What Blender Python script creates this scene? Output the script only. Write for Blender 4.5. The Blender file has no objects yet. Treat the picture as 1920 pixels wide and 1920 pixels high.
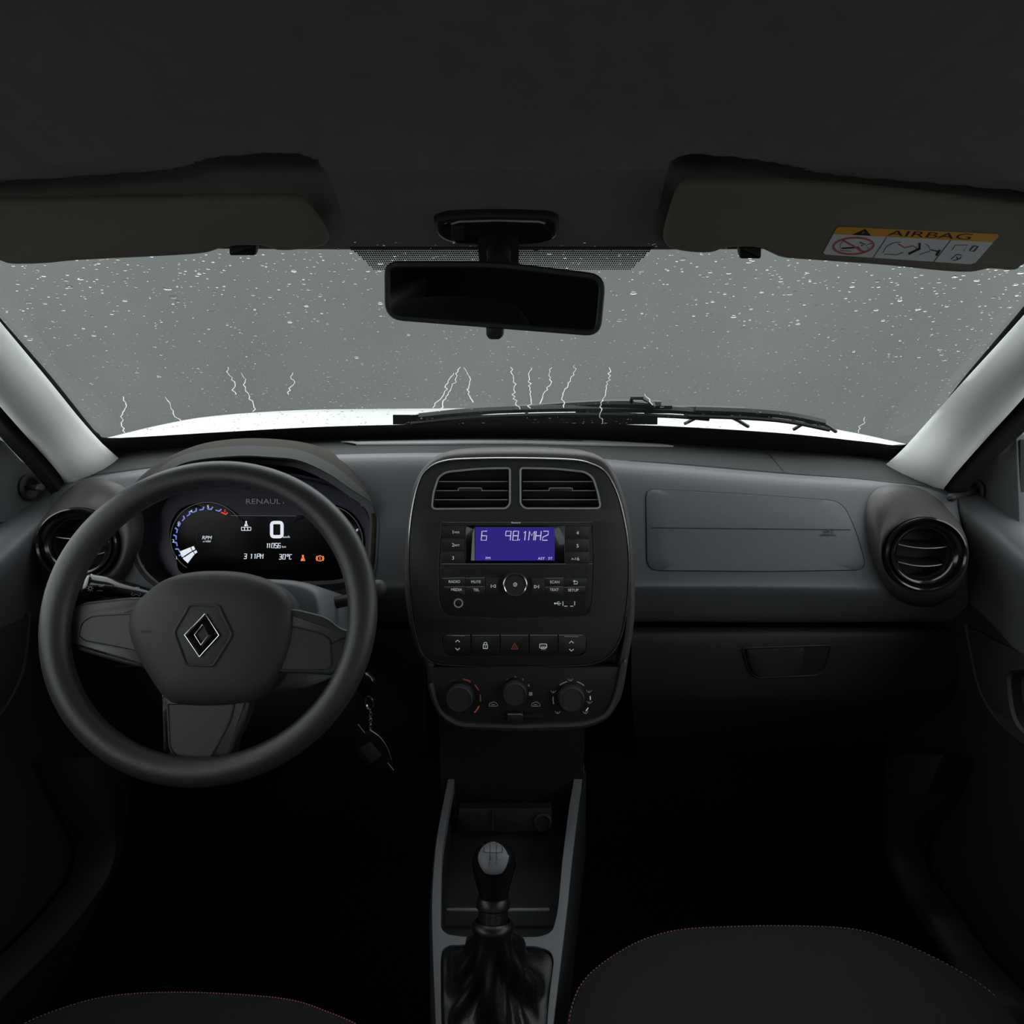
import bpy, bmesh, math, random
from mathutils import Vector as V
from mathutils.geometry import tessellate_polygon
from mathutils.bvhtree import BVHTree
random.seed(7)
PI = math.pi
# ------------------------------------------------------------------ camera
F = 1150.0; PT = math.radians(15.5); CAM = V((0, 0, 1.05))
FW = V((0, math.cos(PT), -math.sin(PT))); UP = V((0, math.sin(PT), math.cos(PT))); RT = V((1, 0, 0))
def ray(x, y): return RT*((x-960)/F) + UP*((960-y)/F) + FW
def U(x, y, Y):
    r = ray(x, y); return CAM + r*(Y/r.y)
def pix(p):
    d = V(p)-CAM; z = d.dot(FW); return (960+F*d.dot(RT)/z, 960-F*d.dot(UP)/z)
# ------------------------------------------------------------------ materials
def mat(name, col, rough=.5, metal=0., bump=0., bscale=800., var=0., vscale=6., spec=.5, coat=0., emit=None, es=1., sheen=0.):
    m = bpy.data.materials.new(name); m.use_nodes = True
    nt = m.node_tree; b = nt.nodes['Principled BSDF']
    b.inputs['Base Color'].default_value = (*col, 1); b.inputs['Roughness'].default_value = rough
    b.inputs['Metallic'].default_value = metal; b.inputs['Specular IOR Level'].default_value = spec
    b.inputs['Coat Weight'].default_value = coat; b.inputs['Sheen Weight'].default_value = sheen
    if emit: b.inputs['Emission Color'].default_value = (*emit, 1); b.inputs['Emission Strength'].default_value = es
    tc = None
    if bump or var: tc = nt.nodes.new('ShaderNodeTexCoord')
    if bump:
        n = nt.nodes.new('ShaderNodeTexNoise'); n.inputs['Scale'].default_value = bscale; n.inputs['Detail'].default_value = 2
        bp = nt.nodes.new('ShaderNodeBump'); bp.inputs['Strength'].default_value = bump; bp.inputs['Distance'].default_value = .0006
        nt.links.new(tc.outputs['Object'], n.inputs['Vector']); nt.links.new(n.outputs['Fac'], bp.inputs['Height'])
        nt.links.new(bp.outputs['Normal'], b.inputs['Normal'])
    if var:
        n = nt.nodes.new('ShaderNodeTexNoise'); n.inputs['Scale'].default_value = vscale; n.inputs['Detail'].default_value = 5
        r = nt.nodes.new('ShaderNodeValToRGB')
        r.color_ramp.elements[0].position = .3; r.color_ramp.elements[1].position = .7
        r.color_ramp.elements[0].color = (*[c*(1-var) for c in col], 1); r.color_ramp.elements[1].color = (*[c*(1+var) for c in col], 1)
        nt.links.new(tc.outputs['Object'], n.inputs['Vector']); nt.links.new(n.outputs['Fac'], r.inputs['Fac'])
        nt.links.new(r.outputs['Color'], b.inputs['Base Color'])
    return m
def glass(name, tint=(1, 1, 1), refl=.06):
    m = bpy.data.materials.new(name); m.use_nodes = True; nt = m.node_tree; nt.nodes.clear()
    o = nt.nodes.new('ShaderNodeOutputMaterial'); t = nt.nodes.new('ShaderNodeBsdfTransparent'); g = nt.nodes.new('ShaderNodeBsdfGlossy')
    mx = nt.nodes.new('ShaderNodeMixShader'); t.inputs[0].default_value = (*tint, 1); g.inputs['Roughness'].default_value = .02
    mx.inputs[0].default_value = refl
    nt.links.new(t.outputs[0], mx.inputs[1]); nt.links.new(g.outputs[0], mx.inputs[2]); nt.links.new(mx.outputs[0], o.inputs[0])
    return m
def water(name):
    m = bpy.data.materials.new(name); m.use_nodes = True; nt = m.node_tree; nt.nodes.clear()
    o = nt.nodes.new('ShaderNodeOutputMaterial'); g = nt.nodes.new('ShaderNodeBsdfGlass')
    g.inputs['IOR'].default_value = 1.33; g.inputs['Roughness'].default_value = 0
    nt.links.new(g.outputs[0], o.inputs[0]); return m
DASH = mat('dash plastic', (.115, .123, .134), .5, bump=.5, bscale=900, spec=.5)
DASHT = mat('dash top plastic', (.052, .053, .054), .75, spec=.15, bump=.9, bscale=420)
HOODP = mat('binnacle plastic', (.040, .036, .031), .8, spec=.12, bump=.5, bscale=900)
DARK = mat('dark plastic', (.016, .016, .017), .5, bump=.3, bscale=900)
LOWER = mat('shaded lower plastic', (.014, .0145, .0155), .65, bump=.5, bscale=700)  # darkened: dimness below the dash put into the colour
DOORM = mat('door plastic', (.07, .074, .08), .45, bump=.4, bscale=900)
DOORL = mat('door pocket plastic', (.028, .029, .031), .5, bump=.4, bscale=900)
PODM = mat('vent pod plastic', (.050, .047, .043), .45, bump=.3, bscale=900)
STKM = mat('stack plastic', (.052, .049, .045), .5, bump=.4, bscale=900)
BLACK = mat('black', (.004, .004, .004), .7)
PIANO = mat('gloss black', (.006, .006, .007), .18, coat=.5)
RUB = mat('rubber', (.006, .006, .006), .7)
WHEELM = mat('wheel leather', (.032, .034, .036), .36, bump=.4, bscale=1300)
HUBM = mat('hub plastic', (.028, .029, .032), .6, bump=.4, bscale=900)
SPOKE = mat('spoke panel', (.020, .021, .023), .45, bump=.4, bscale=900)
CHROME = mat('chrome', (.75, .76, .78), .16, 1.)
SATIN = mat('satin metal', (.45, .46, .47), .35, 1.)
GREYTR = mat('grey trim', (.42, .43, .44), .35, .2)
RAIL = mat('console rail', (.135, .142, .155), .5, bump=.2)
BTN = mat('button', (.022, .022, .024), .42, bump=.2)
KNOB = mat('knob rubber', (.030, .032, .034), .6, bump=.3)
WHITE = mat('backlit white', (.62, .63, .64), .6, emit=(.8, .85, .9), es=.28)
PRINT = mat('print white', (.62, .63, .64), .6)
GRYP = mat('print grey', (.16, .16, .16), .6, emit=(.8, .82, .85), es=.07)
DIM = mat('print dim', (.05, .05, .048), .6)
REDP = mat('print red', (.33, .06, .05), .6, emit=(.5, .09, .07), es=.22)
REDD = mat('print dark red', (.20, .05, .045), .6, emit=(.4, .08, .06), es=.12)
HEADL = mat('headliner cloth', (.20, .195, .175), .95, bump=.8, bscale=1500, var=.06, vscale=40, spec=.1)
VISOR = mat('visor cloth', (.155, .145, .122), .9, bump=.6, bscale=1300, spec=.2)
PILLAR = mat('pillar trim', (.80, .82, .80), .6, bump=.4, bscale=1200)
CARPET = mat('carpet', (.004, .004, .004), 1., bump=1., bscale=500, spec=.05)
SEATM = mat('seat cloth', (.020, .020, .022), .95, bump=1., bscale=1400, spec=.15)
STITCH = mat('stitch', (.34, .12, .11), .8)
DIMST = mat('pale thread', (.10, .10, .10), .8)
LEATH = mat('gaiter leather', (.007, .007, .008), .36, bump=.4, bscale=700)
PAINT = mat('white car paint', (.82, .83, .83), .35, coat=.6)
WIPER = mat('wiper metal', (.022, .024, .026), .4)
MIRROR = mat('grey-tinted mirror glass', (.42, .42, .44), .02, 1.)  # tinted grey to keep the mirror's reflection dark
GLASS = glass('windshield glass', (.93, .96, .95), .035)
SGLASS = glass('side glass', (.94, .96, .95), .05)
WATER = water('rain water')
def sky_white(name):
    m = water(name); nt = m.node_tree; g = nt.nodes['Glass BSDF']; d = nt.nodes.new('ShaderNodeBsdfTranslucent'); x = nt.nodes.new('ShaderNodeMixShader'); x.inputs[0].default_value = .45
    d.inputs[0].default_value = (.95, .97, .97, 1); nt.links.new(g.outputs[0], x.inputs[1]); nt.links.new(d.outputs[0], x.inputs[2]); nt.links.new(x.outputs[0], nt.nodes['Material Output'].inputs[0]); return m
SKYWATER = sky_white('sky-white rain water')  # white mixed into the water stands for the sky it reflects
WALLM = mat('wet concrete', (.135, .142, .138), .8, var=.10, vscale=.7)
GROUND = mat('asphalt', (.10, .10, .10), .7, var=.2, vscale=3)
LCD = mat('radio lcd', (.004, .004, .02), .6, spec=.1, emit=(.026, .017, .19), es=1.)
LCDT = mat('radio digits', (.02, .02, .02), .5, emit=(.75, .72, .95), es=.8)
EW = mat('display white', (.01, .01, .01), .5, emit=(.85, .92, 1.), es=.85)
EB = mat('display blue', (.01, .01, .01), .5, emit=(.20, .26, .85), es=.8)
ER = mat('display red', (.01, .01, .01), .5, emit=(.9, .05, .03), es=.8)
EO = mat('display orange', (.01, .01, .01), .5, emit=(1., .26, .05), es=1.)
CLUST = mat('cluster face', (.002, .002, .003), .25, spec=.15)
CLBL = mat('cluster side blue glow', (.020, .018, .042), .4)  # blue glow of the display tinted into the housing colour
YEL = mat('sticker amber', (.62, .30, .03), .5)
STK = mat('sticker white', (.58, .60, .62), .5)
STKR = mat('sticker red', (.45, .09, .11), .5)
INK = mat('sticker ink', (.01, .01, .01), .6)
# ------------------------------------------------------------------ curves
def cat(pts, n=8, closed=False):
    out = []; L = len(pts); pts = [V(p) for p in pts]
    for i in range(L if closed else L-1):
        if closed: a, b, c, d = pts[i-1], pts[i], pts[(i+1) % L], pts[(i+2) % L]
        else: b, c = pts[i], pts[i+1]; a = pts[i-1] if i else b*2-c; d = pts[i+2] if i+2 < L else c*2-b
        for k in range(n):
            t = k/n; out.append(.5*((2*b)+(c-a)*t+(2*a-5*b+4*c-d)*t*t+(3*b-a-3*c+d)*t**3))
    if not closed: out.append(pts[-1].copy())
    return out
def resample(pts, n, closed=False):
    P = [V(p) for p in pts]
    if closed: P.append(P[0])
    L = [0]
    for a, b in zip(P, P[1:]): L.append(L[-1]+(b-a).length)
    out = []; j = 0
    for i in range(n):
        s = L[-1]*i/(n if closed else n-1)
        while j < len(L)-2 and L[j+1] < s: j += 1
        t = (s-L[j])/max(1e-9, L[j+1]-L[j]); out.append(P[j].lerp(P[j+1], min(1, t)))
    return out
def rpoly(pts, r=4, seg=4):
    out = []; L = len(pts); P = [V(p[:2]) for p in pts]
    for i in range(L):
        rr = pts[i][2] if len(pts[i]) > 2 else r
        a, b, c = P[i-1], P[i], P[(i+1) % L]
        d1 = (a-b); d2 = (c-b); q = min(rr, d1.length*.45, d2.length*.45)
        p1 = b+d1.normalized()*q; p2 = b+d2.normalized()*q
        for k in range(seg+1):
            t = k/seg; out.append((1-t)**2*p1+2*t*(1-t)*b+t*t*p2)
    return out
def rr(x0, y0, x1, y1, r=3, seg=4): return rpoly([(x0, y0), (x1, y0), (x1, y1), (x0, y1)], r, seg)
def circ(x, y, rx, ry=None, n=40, a0=0, a1=360):
    ry = ry or rx; full = abs(a1-a0) >= 360; m = n if full else n+1
    return [V((x+rx*math.cos(math.radians(a0+(a1-a0)*k/n)), y-ry*math.sin(math.radians(a0+(a1-a0)*k/n)))) for k in range(m)]
class Fr:
    def __init__(s, P0, n, up=(0, 0, 1)):
        s.P = V(P0); s.n = V(n).normalized(); s.u = V(up).cross(s.n).normalized(); s.v = s.n.cross(s.u)
    def px(s, x, y, h=0):
        r = ray(x, y); P = s.P+s.n*h; t = (P-CAM).dot(s.n)/r.dot(s.n); q = CAM+r*t-s.P
        return V((q.dot(s.u), q.dot(s.v)))
    def w(s, u, v, h=0): return s.P+s.u*u+s.v*v+s.n*h
    def W(s, x, y, h=0):
        q = s.px(x, y, h); return s.w(q.x, q.y, h)
    def pl(s, pts, h=0): return [s.px(p[0], p[1], h) for p in pts]
    def sc(s, x, y): return ((s.px(x+5, y)-s.px(x, y)).length+(s.px(x, y+5)-s.px(x, y)).length)/10
class Surf:      # any built surface, found by casting a ray on it
    def __init__(s, mb): s.b = BVHTree.FromPolygons([tuple(v) for v in mb.v], mb.f)
    def W(s, x, y, h=0):
        r = ray(x, y).normalized(); p, n, i, d = s.b.ray_cast(CAM, r)
        if p is None: return None
        if n.dot(r) > 0: n = -n
        return p+n*h
    def sc(s, x, y): return (s.W(x+5, y)-s.W(x, y)).length/5
# ------------------------------------------------------------------ mesh builder
_tc = {}
def textgeo(s):
    if s in _tc: return _tc[s]
    cu = bpy.data.curves.new('t', 'FONT'); cu.body = s; cu.resolution_u = 3
    o = bpy.data.objects.new('t', cu); me = o.to_mesh()
    v = [(p.co.x, p.co.y) for p in me.vertices]; f = [tuple(p.vertices) for p in me.polygons]
    o.to_mesh_clear(); bpy.data.objects.remove(o); bpy.data.curves.remove(cu)
    x0 = min(p[0] for p in v); x1 = max(p[0] for p in v)
    _tc[s] = ([(p[0]-(x0+x1)/2, p[1]) for p in v], f, x1-x0); return _tc[s]
class MB:
    def __init__(s): s.v = []; s.f = []; s.m = []; s.mats = []
    def mi(s, m):
        if m not in s.mats: s.mats.append(m)
        return s.mats.index(m)
    def add(s, vs, fs, m):
        k = len(s.v); i = s.mi(m); s.v += [V(p) for p in vs]; s.f += [tuple(a+k for a in f) for f in fs]; s.m += [i]*len(fs); return s
    def grid(s, rows, m, cu=False, cv=False):
        R = len(rows); C = len(rows[0]); fs = []
        for i in range(R if cv else R-1):
            for j in range(C if cu else C-1):
                a, b = i*C+j, i*C+(j+1) % C; c, d = ((i+1) % R)*C+(j+1) % C, ((i+1) % R)*C+j
                fs.append((a, b, c, d))
        return s.add([p for r in rows for p in r], fs, m)
    def mold(s, fr, pts, prof, m, cap=None, closed=True):   # pts in frame uv; prof = (outward offset, height)
        P = [V(p) for p in pts]; n = len(P)
        if closed:
            A = sum(P[i].x*P[(i+1) % n].y-P[(i+1) % n].x*P[i].y for i in range(n))
            if A < 0: P.reverse()
        N = []
        for i in range(n):
            a = P[i-1] if closed or i else P[i]; b = P[(i+1) % n] if closed or i < n-1 else P[i]
            t = (b-a); t = t.normalized() if t.length > 1e-9 else V((1, 0)); N.append(V((t.y, -t.x)))
        rows = [[fr.w(p.x+q.x*o, p.y+q.y*o, h) for p, q in zip(P, N)] for o, h in prof]
        k = len(s.v); s.grid(rows, m, cu=closed)
        if cap in ('last', 'both'):
            L = rows[-1]; s.add(L, [tuple(range(len(L)))], m)
        if cap in ('first', 'both'):
            L = rows[0]; s.add(L, [tuple(reversed(range(len(L))))], m)
        return s
    def plate(s, fr, pts, h0, h1, m, bev=.001, px=True, back=False):
        P = fr.pl(pts, h1) if px else pts
        return s.mold(fr, P, [(0, h0), (0, h1-bev), (-bev*.3, h1-bev*.3), (-bev, h1)], m, 'both' if back else 'last')
    def holed(s, fr, outer, holes, h0, h1, m, bev=.001, hd=None):
        O = fr.pl(outer, h1); H = [fr.pl(x, h1) for x in holes]
        A = sum(O[i].x*O[(i+1) % len(O)].y-O[(i+1) % len(O)].x*O[i].y for i in range(len(O)))
        if A < 0: O.reverse()
        s.mold(fr, O, [(0, h0), (0, h1-bev), (-bev*.3, h1-bev*.3), (-bev, h1)], m)
        n = len(O); Oi = []
        for i in range(n):
            t = (O[(i+1) % n]-O[i-1]).normalized(); Oi.append(O[i]+V((t.y, -t.x))*-bev)
        loops = [[V((p.x, p.y, 0)) for p in L] for L in [Oi]+H]
        tr = tessellate_polygon(loops); allp = [p for L in loops for p in L]
        s.add([fr.w(p.x, p.y, h1) for p in allp], [tuple(t) for t in tr], m)
        for L in H: s.mold(fr, L, [(0, h1), (0, hd if hd is not None else h0)], m)
        return s
    def tube(s, path, r, m, seg=8, closed=False, cap=True, flat=None):
        P = [V(p) for p in path]; n = len(P); R = r if isinstance(r, (list, tuple)) else [r]*n
        rows = []; up = None
        for i in range(n):
            a = P[i-1] if closed or i else P[i]; b = P[(i+1) % n] if closed or i < n-1 else P[i]
            t = (b-a).normalized()
            if up is None: up = (V((0, 0, 1)) if abs(t.z) < .9 else V((1, 0, 0)))
            x = t.cross(up)
            if x.length < 1e-6: x = t.orthogonal()
            x.normalize(); y = x.cross(t).normalized(); up = y
            rows.append([P[i]+(x*math.cos(2*PI*k/seg)+y*math.sin(2*PI*k/seg))*R[i] for k in range(seg)])
        s.grid(rows, m, cu=True, cv=closed)
        if cap and not closed:
            s.add(rows[0], [tuple(range(seg))], m); s.add(rows[-1], [tuple(reversed(range(seg)))], m)
        return s
    def lathe(s, fr, c, prof, m, n=40, cap=True, sx=1.):   # c frame uv; prof (radius, height)
        rows = [[fr.w(c.x+r*math.cos(2*PI*k/n)*sx, c.y+r*math.sin(2*PI*k/n), h) for k in range(n)] for r, h in prof]
        s.grid(rows, m, cu=True)
        if cap: s.add(rows[-1], [tuple(range(n))], m)
        return s
    def box(s, fr, x0, y0, x1, y1, h0, h1, m, px=True):    # from px corners on frame
        a = fr.px(x0, y0, h1) if px else V((x0, y0)); b = fr.px(x1, y1, h1) if px else V((x1, y1))
        q = [(a.x, a.y), (b.x, a.y), (b.x, b.y), (a.x, b.y)]
        vs = [fr.w(u, v, h) for h in (h0, h1) for u, v in q]
        return s.add(vs, [(0, 1, 2, 3), (4, 5, 6, 7), (0, 1, 5, 4), (1, 2, 6, 5), (2, 3, 7, 6), (3, 0, 4, 7)], m)
    def text(s, fr, t, x, y, hp, m, h=.0004, xs=1., sh=0., warp=None, bold=0.):
        v, f, w = textgeo(t); k = hp/.69; vs = []
        for a, b in v:
            X = x+(a*xs+b*sh)*k; Y = y+hp/2-b*k
            if warp: X, Y = warp(X, Y)
            vs.append(fr.W(X, Y, h))
        if any(p is None for p in vs): return s
        return s.add(vs, f, m)
    def poly(s, fr, pts, m, h=.0004):
        vs = [fr.W(p[0], p[1], h) for p in pts]; return s.add(vs, [tuple(range(len(vs)))], m)
    def line(s, fr, pts, wpx, m, h=.0005, closed=False):   # flat ribbon, width in px
        P = [V(p[:2]) for p in pts]; n = len(P); A = []; B = []
        for i in range(n):
            a = P[i-1] if closed or i else P[i]; b = P[(i+1) % n] if closed or i < n-1 else P[i]
            t = (b-a).normalized(); q = V((-t.y, t.x))*wpx/2
            A.append(fr.W(*(P[i]+q), h)); B.append(fr.W(*(P[i]-q), h))
        return s.grid([A, B], m, cu=closed)
    def ptube(s, fr, pts, r, m, h=0., closed=True, seg=6):
        return s.tube([fr.W(p[0], p[1], h) for p in pts], r, m, seg, closed)
    def patch(s, fr, pts, m, prof, px=True):               # skin over a surface; prof = (scale toward centre, height)
        c = sum((V(p[:2]) for p in pts), V((0, 0)))/len(pts); rows = []
        for k, h in prof: rows.append([fr.W(*(c+(V(p[:2])-c)*k), h) for p in pts])
        s.grid(rows, m, cu=True); L = rows[-1]; s.add(L, [tuple(range(len(L)))], m); return s
# ------------------------------------------------------------------ objects
COL = bpy.context.scene.collection; WL = {}
def tag(o, label=None, category=None, group=None, kind=None):
    for k, v in (('label', label), ('category', category), ('group', group), ('kind', kind)):
        if v: o[k] = v
    return o
def thing(name, loc, label, category, group=None, kind=None):
    o = bpy.data.objects.new(name, None); COL.objects.link(o); o.empty_display_size = .02
    o.location = loc; WL[o] = V(loc); return tag(o, label, category, group, kind)
def obj(name, mb, parent=None, label=None, category=None, group=None, kind=None, angle=40, loc=None, smooth=True):
    ct = V(loc) if loc is not None else sum(mb.v, V((0, 0, 0)))/len(mb.v)
    me = bpy.data.meshes.new(name); me.from_pydata([tuple(p-ct) for p in mb.v], [], mb.f)
    for m in mb.mats: me.materials.append(m)
    me.polygons.foreach_set('material_index', mb.m)
    bm = bmesh.new(); bm.from_mesh(me); bmesh.ops.remove_doubles(bm, verts=bm.verts, dist=1e-6)
    bmesh.ops.recalc_face_normals(bm, faces=bm.faces); bm.to_mesh(me); bm.free()
    if smooth:
        me.polygons.foreach_set('use_smooth', [True]*len(me.polygons)); me.set_sharp_from_angle(angle=math.radians(angle))
    o = bpy.data.objects.new(name, me); COL.objects.link(o); WL[o] = ct
    if parent: o.parent = parent; o.location = ct-WL[parent]
    else: o.location = ct
    return tag(o, label, category, group, kind)
# ================================================================== outside
g = MB(); g.grid([[V((x, y, -.35)) for x in range(-14, 15, 2)] for y in range(-14, 15, 2)], GROUND)
obj('ground', g, label='wet asphalt ground under the car', category='ground', kind='structure')
g = MB(); g.box(Fr((0, 5.5, 0), (0, -1, 0)), -9, -.35, 9, 2.6, -.3, 0, WALLM, px=False)
obj('wall_front', g, label='plain grey wall standing in front of the car hood, seen through the rain', category='wall', kind='structure')
sil = cat([(196, 822, 1.16), (300, 797, 1.32), (400, 780, 1.5), (560, 769, 1.72), (700, 767, 1.85), (960, 765, 1.9), (1200, 766, 1.88), (1310, 771, 1.75), (1450, 786, 1.5), (1600, 811, 1.28), (1700, 833, 1.16)], 6)
sil = [U(p.x, p.y, p.z) for p in sil]
hb = []
for p in sil:
    x = p.x*(1.0 if abs(p.x) < .8 else .8/abs(p.x)); hb.append(V((x*.97, 1.17, p.z-.004 if abs(x) > .7 else .855)))
rows = []
for k in range(9):
    t = k/8; rows.append([a.lerp(b, t)+V((0, 0, .006*math.sin(PI*t)*(1-abs(a.x)/.9 if abs(a.x) < .9 else 0))) for a, b in zip(hb, sil)])
rows.append([p+V((p.x*.03, .05, -.03)) for p in sil]); rows.append([p+V((p.x*.04, .06, -.35)) for p in sil])
g = MB(); g.grid(rows, PAINT)
obj('car_hood', g, label='white hood of the car beyond the windshield, wet and bright', category='car hood')
# ================================================================== windshield
def G(s, t): return V((s*.80*(1-.10*t), (1.12-.09*s*s)*(1-t)+(.70-.05*s*s)*t, .86+.31*t))
GN = V((0, .60, .80)).normalized()
class GlassMap:
    def W(S, x, y, h=0):
        Y = .9
        for _ in range(60):
            p = U(x, y, Y); t = (p.z-.86)/.31; s = p.x/(.80*(1-.10*t)); Y = .5*Y+.5*((1.12-.09*s*s)*(1-t)+(.70-.05*s*s)*t)
        return U(x, y, Y)+GN*h
    def sc(S, x, y): return (S.W(x+5, y)-S.W(x, y)).length/5
GM = GlassMap()
win = MB(); win.grid([[G(-1+2*j/40, -.12+1.24*i/20) for j in range(41)] for i in range(21)], GLASS)
win1 = obj('window_1', win, label='raked windshield covered in raindrops above the dashboard', category='windshield', kind='structure')
inn = cat([(-70, 505), (0, 590), (95, 700), (165, 788), (185, 809), (215, 818), (400, 808), (640, 796), (960, 791), (1200, 794), (1450, 808), (1620, 825), (1680, 832), (1706, 826), (1730, 805), (1800, 712), (1860, 640), (1925, 562), (1990, 480)], 8)
out = cat([(-170, 560), (-70, 640), (20, 765), (60, 850), (95, 885), (160, 905), (380, 905), (640, 895), (960, 890), (1200, 893), (1450, 900), (1640, 915), (1730, 912), (1790, 905), (1830, 880), (1900, 780), (1960, 700), (2040, 620), (2100, 560)], 8)
g = MB(); g.grid([[GM.W(p.x, p.y, -.003) for p in inn], [GM.W((p.x+q.x)/2, (p.y+q.y)/2, -.003) for p, q in zip(inn, out)], [GM.W(p.x, p.y, -.003) for p in out]], BLACK)
obj('border_band', g, win1, label='black printed border of the windshield')
g = MB(); step = 4.1
for i in range(12):
    for j in range(150):
        x = 650+j*step+(i % 2)*step/2; y = 460+i*step*.9
        e = (y-462)/42
        if x < 655+48*min(1, max(0, e))**.8 or x > 1222-42*e or y > 502: continue
        c = GM.W(x, y, -.003); q = .00132*(1-.28*max(0, e))
        g.add([c+V((q*math.cos(a*PI/3), -q*math.sin(a*PI/3)*.85, q*math.sin(a*PI/3)*.75)) for a in range(6)], [(0, 1, 2, 3, 4, 5)], BLACK)
tag(obj('dotted_shade_band', g, win1, label='black dot screen printed behind the mirror', smooth=False), kind='stuff')
# raindrops: far too many to count
HF = (.14, .18, .24, .30, .36, .5)
drops = MB(); rnd = random.Random(3)
def drop(c, r, asp, m=WATER):
    n, R = 10, []; hf = rnd.choice(HF)
    X = V((1, 0, 0)); Yv = GN.cross(X).normalized()
    for rad, h in ((1, 0), (.93, .30*hf), (.66, .62*hf), (.3, .78*hf)):
        R.append([c+(X*math.cos(2*PI*k/n)*asp+Yv*math.sin(2*PI*k/n))*rad*r+GN*h*r for k in range(n)])
    drops.grid(R, m, cu=True); drops.add(R[-1], [tuple(range(n))], m); drops.add(R[0], [tuple(range(n))], m)
for i in range(5600):
    x = rnd.uniform(-30, 1960); y = rnd.uniform(455, 828)
    if i > 4100: y = rnd.uniform(640, 820)
    p = GM.W(x, y, .0008); big = rnd.random()
    r = rnd.uniform(.0004, .0010) if big < .85 else rnd.uniform(.0010, .0016) if big < .985 else rnd.uniform(.0018, .0026)
    if y > 640: r *= .8
    if x > 1300 and y < 640: r *= 1.12
    drop(p, r, rnd.uniform(1.2, 2.4))
obj('raindrops', drops, label='many small raindrops beaded on the outside of the windshield', category='raindrops', kind='stuff')
# rivulets running to the foot of the glass
RV = [(232, 744, 232, 812, 'thin rain rivulet on the windshield nearest the left pillar'), (306, 745, 336, 790, 'slanting rain rivulet ending on the left end of the hood'),
      (455, 700, 477, 772, 'long rain rivulet above the instrument hood'), (425, 690, 440, 740, 'short broken rain rivulet high above the instrument hood'), (548, 700, 540, 740, 'faint short rain rivulet right of the one above the instrument hood'), (860, 690, 826, 772, 'zigzag rain rivulet below the left part of the mirror'),
      (872, 690, 886, 755, 'rain rivulet just right of the zigzag one below the mirror'), (850, 700, 812, 765, 'left branch of the rain rivulets below the mirror'), (958, 690, 972, 768, 'rain rivulet below the mirror tab'),
      (996, 690, 992, 766, 'straight rain rivulet just right of the mirror tab'), (1034, 690, 1014, 758, 'rain rivulet leaning left, below the right part of the mirror'), (1078, 685, 1054, 765, 'branching rain rivulet below the right end of the mirror'),
      (1142, 690, 1127, 795, 'longest rain rivulet, left of the wiper bracket'), (1622, 782, 1612, 812, 'small rain rivulet at the right end of the hood'), (1212, 740, 1222, 760, 'tiny rain rivulet above the upright wiper bracket')]
for k, (x0, y0, x1, y1, lab) in enumerate(RV):
    n = int((y1-y0)/4)+2; pts = []; ph = rnd.uniform(0, 6)
    for i in range(n):
        t = i/(n-1); w = 5*math.sin(t*5+ph)*math.sin(PI*t)
        pts.append(GM.W(x0+(x1-x0)*t+w+rnd.uniform(-3.4, 3.4), y0+(y1-y0)*t, .0010))
    g = MB(); g.tube(pts, [.0002+.00035*(i/(n-1))+rnd.uniform(0, .0004) for i in range(n)], SKYWATER, 6)
    obj('water_rivulet', g, label=lab, category='water trail', group='rain rivulets on the windshield')
# ================================================================== wipers (outside, on the glass)
def wiper(label, blade, arm, joint, br):
    root = thing('windshield_wiper', GM.W(*joint, .012), label, 'wiper', 'windshield wipers')
    g = MB(); b = [GM.W(p.x, p.y, .006) for p in cat([(x, y) for x, y in blade], 8)]
    g.tube(b, .0035, RUB, 6); obj('rubber_blade', g, root)
    g = MB(); b2 = [p+V((0, .004, .010)) for p in b]
    g.tube(b2[1:-1], .0066, WIPER, 6)
    for i in range(2, len(b)-2, 5): g.tube([b[i], b2[i]], .003, WIPER, 5)
    obj('blade_frame', g, root)
    g = MB(); a = [GM.W(p.x, p.y, .022) for p in cat([(x, y) for x, y in arm], 8)]
    g.tube(a, [.005+.003*abs(i/len(a)) for i in range(len(a))], WIPER, 8); obj('arm', g, root)
    g = MB(); j = GM.W(*joint, .02); g.box(Fr(j, (0, -.5, .8)), -.022, -.007, .022, .007, -.008, .008, WIPER, px=False); obj('hinge', g, root)
    if br:
        g = MB(); g.tube([GM.W(x, y, .016) for x, y in br], .0035, WIPER, 6); obj('bracket', g, root)
wiper('left wiper lying along the foot of the windshield, longest blade', [(770, 800), (900, 788), (1080, 783), (1250, 786), (1330, 792)], [(780, 803), (950, 789), (1130, 779), (1240, 781)], (1235, 783), [(1185, 770), (1186, 762), (1206, 762), (1228, 774), (1190, 772)])
wiper('right wiper with a short blade reaching toward the right pillar', [(1290, 786), (1400, 790), (1480, 797), (1556, 812)], [(1080, 792), (1220, 789), (1330, 790), (1420, 795)], (1425, 795), None)
for (x, y, w, h_, lb) in ((1345, 797, 60, 9, 'thin black washer pipe arched at the middle of the right wiper'), (1530, 810, 40, 7, 'thin black washer pipe arched at the tip of the right wiper')):
    g = MB(); c = [GM.W(x-w, y+h_, .012), GM.W(x-w*.4, y-h_*.4, .014), GM.W(x+w*.4, y-h_*.2, .014), GM.W(x+w, y+h_*1.6, .012)]
    g.tube(cat(c, 6), .003, WIPER, 6)
    obj('washer_pipe', g, label=lb, category='pipe', group='washer pipes on the wipers')
g = MB(); g.grid([[GM.W(x, y+dy, .020+.0002*dy) for x in range(735, 1240, 20)] for dy, y in ((0, 797), (10, 797), (22, 797))], RUB)
obj('cowl_panel', g, label='black plastic cowl panel under the left wiper at the hood edge', category='cowl')
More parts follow.
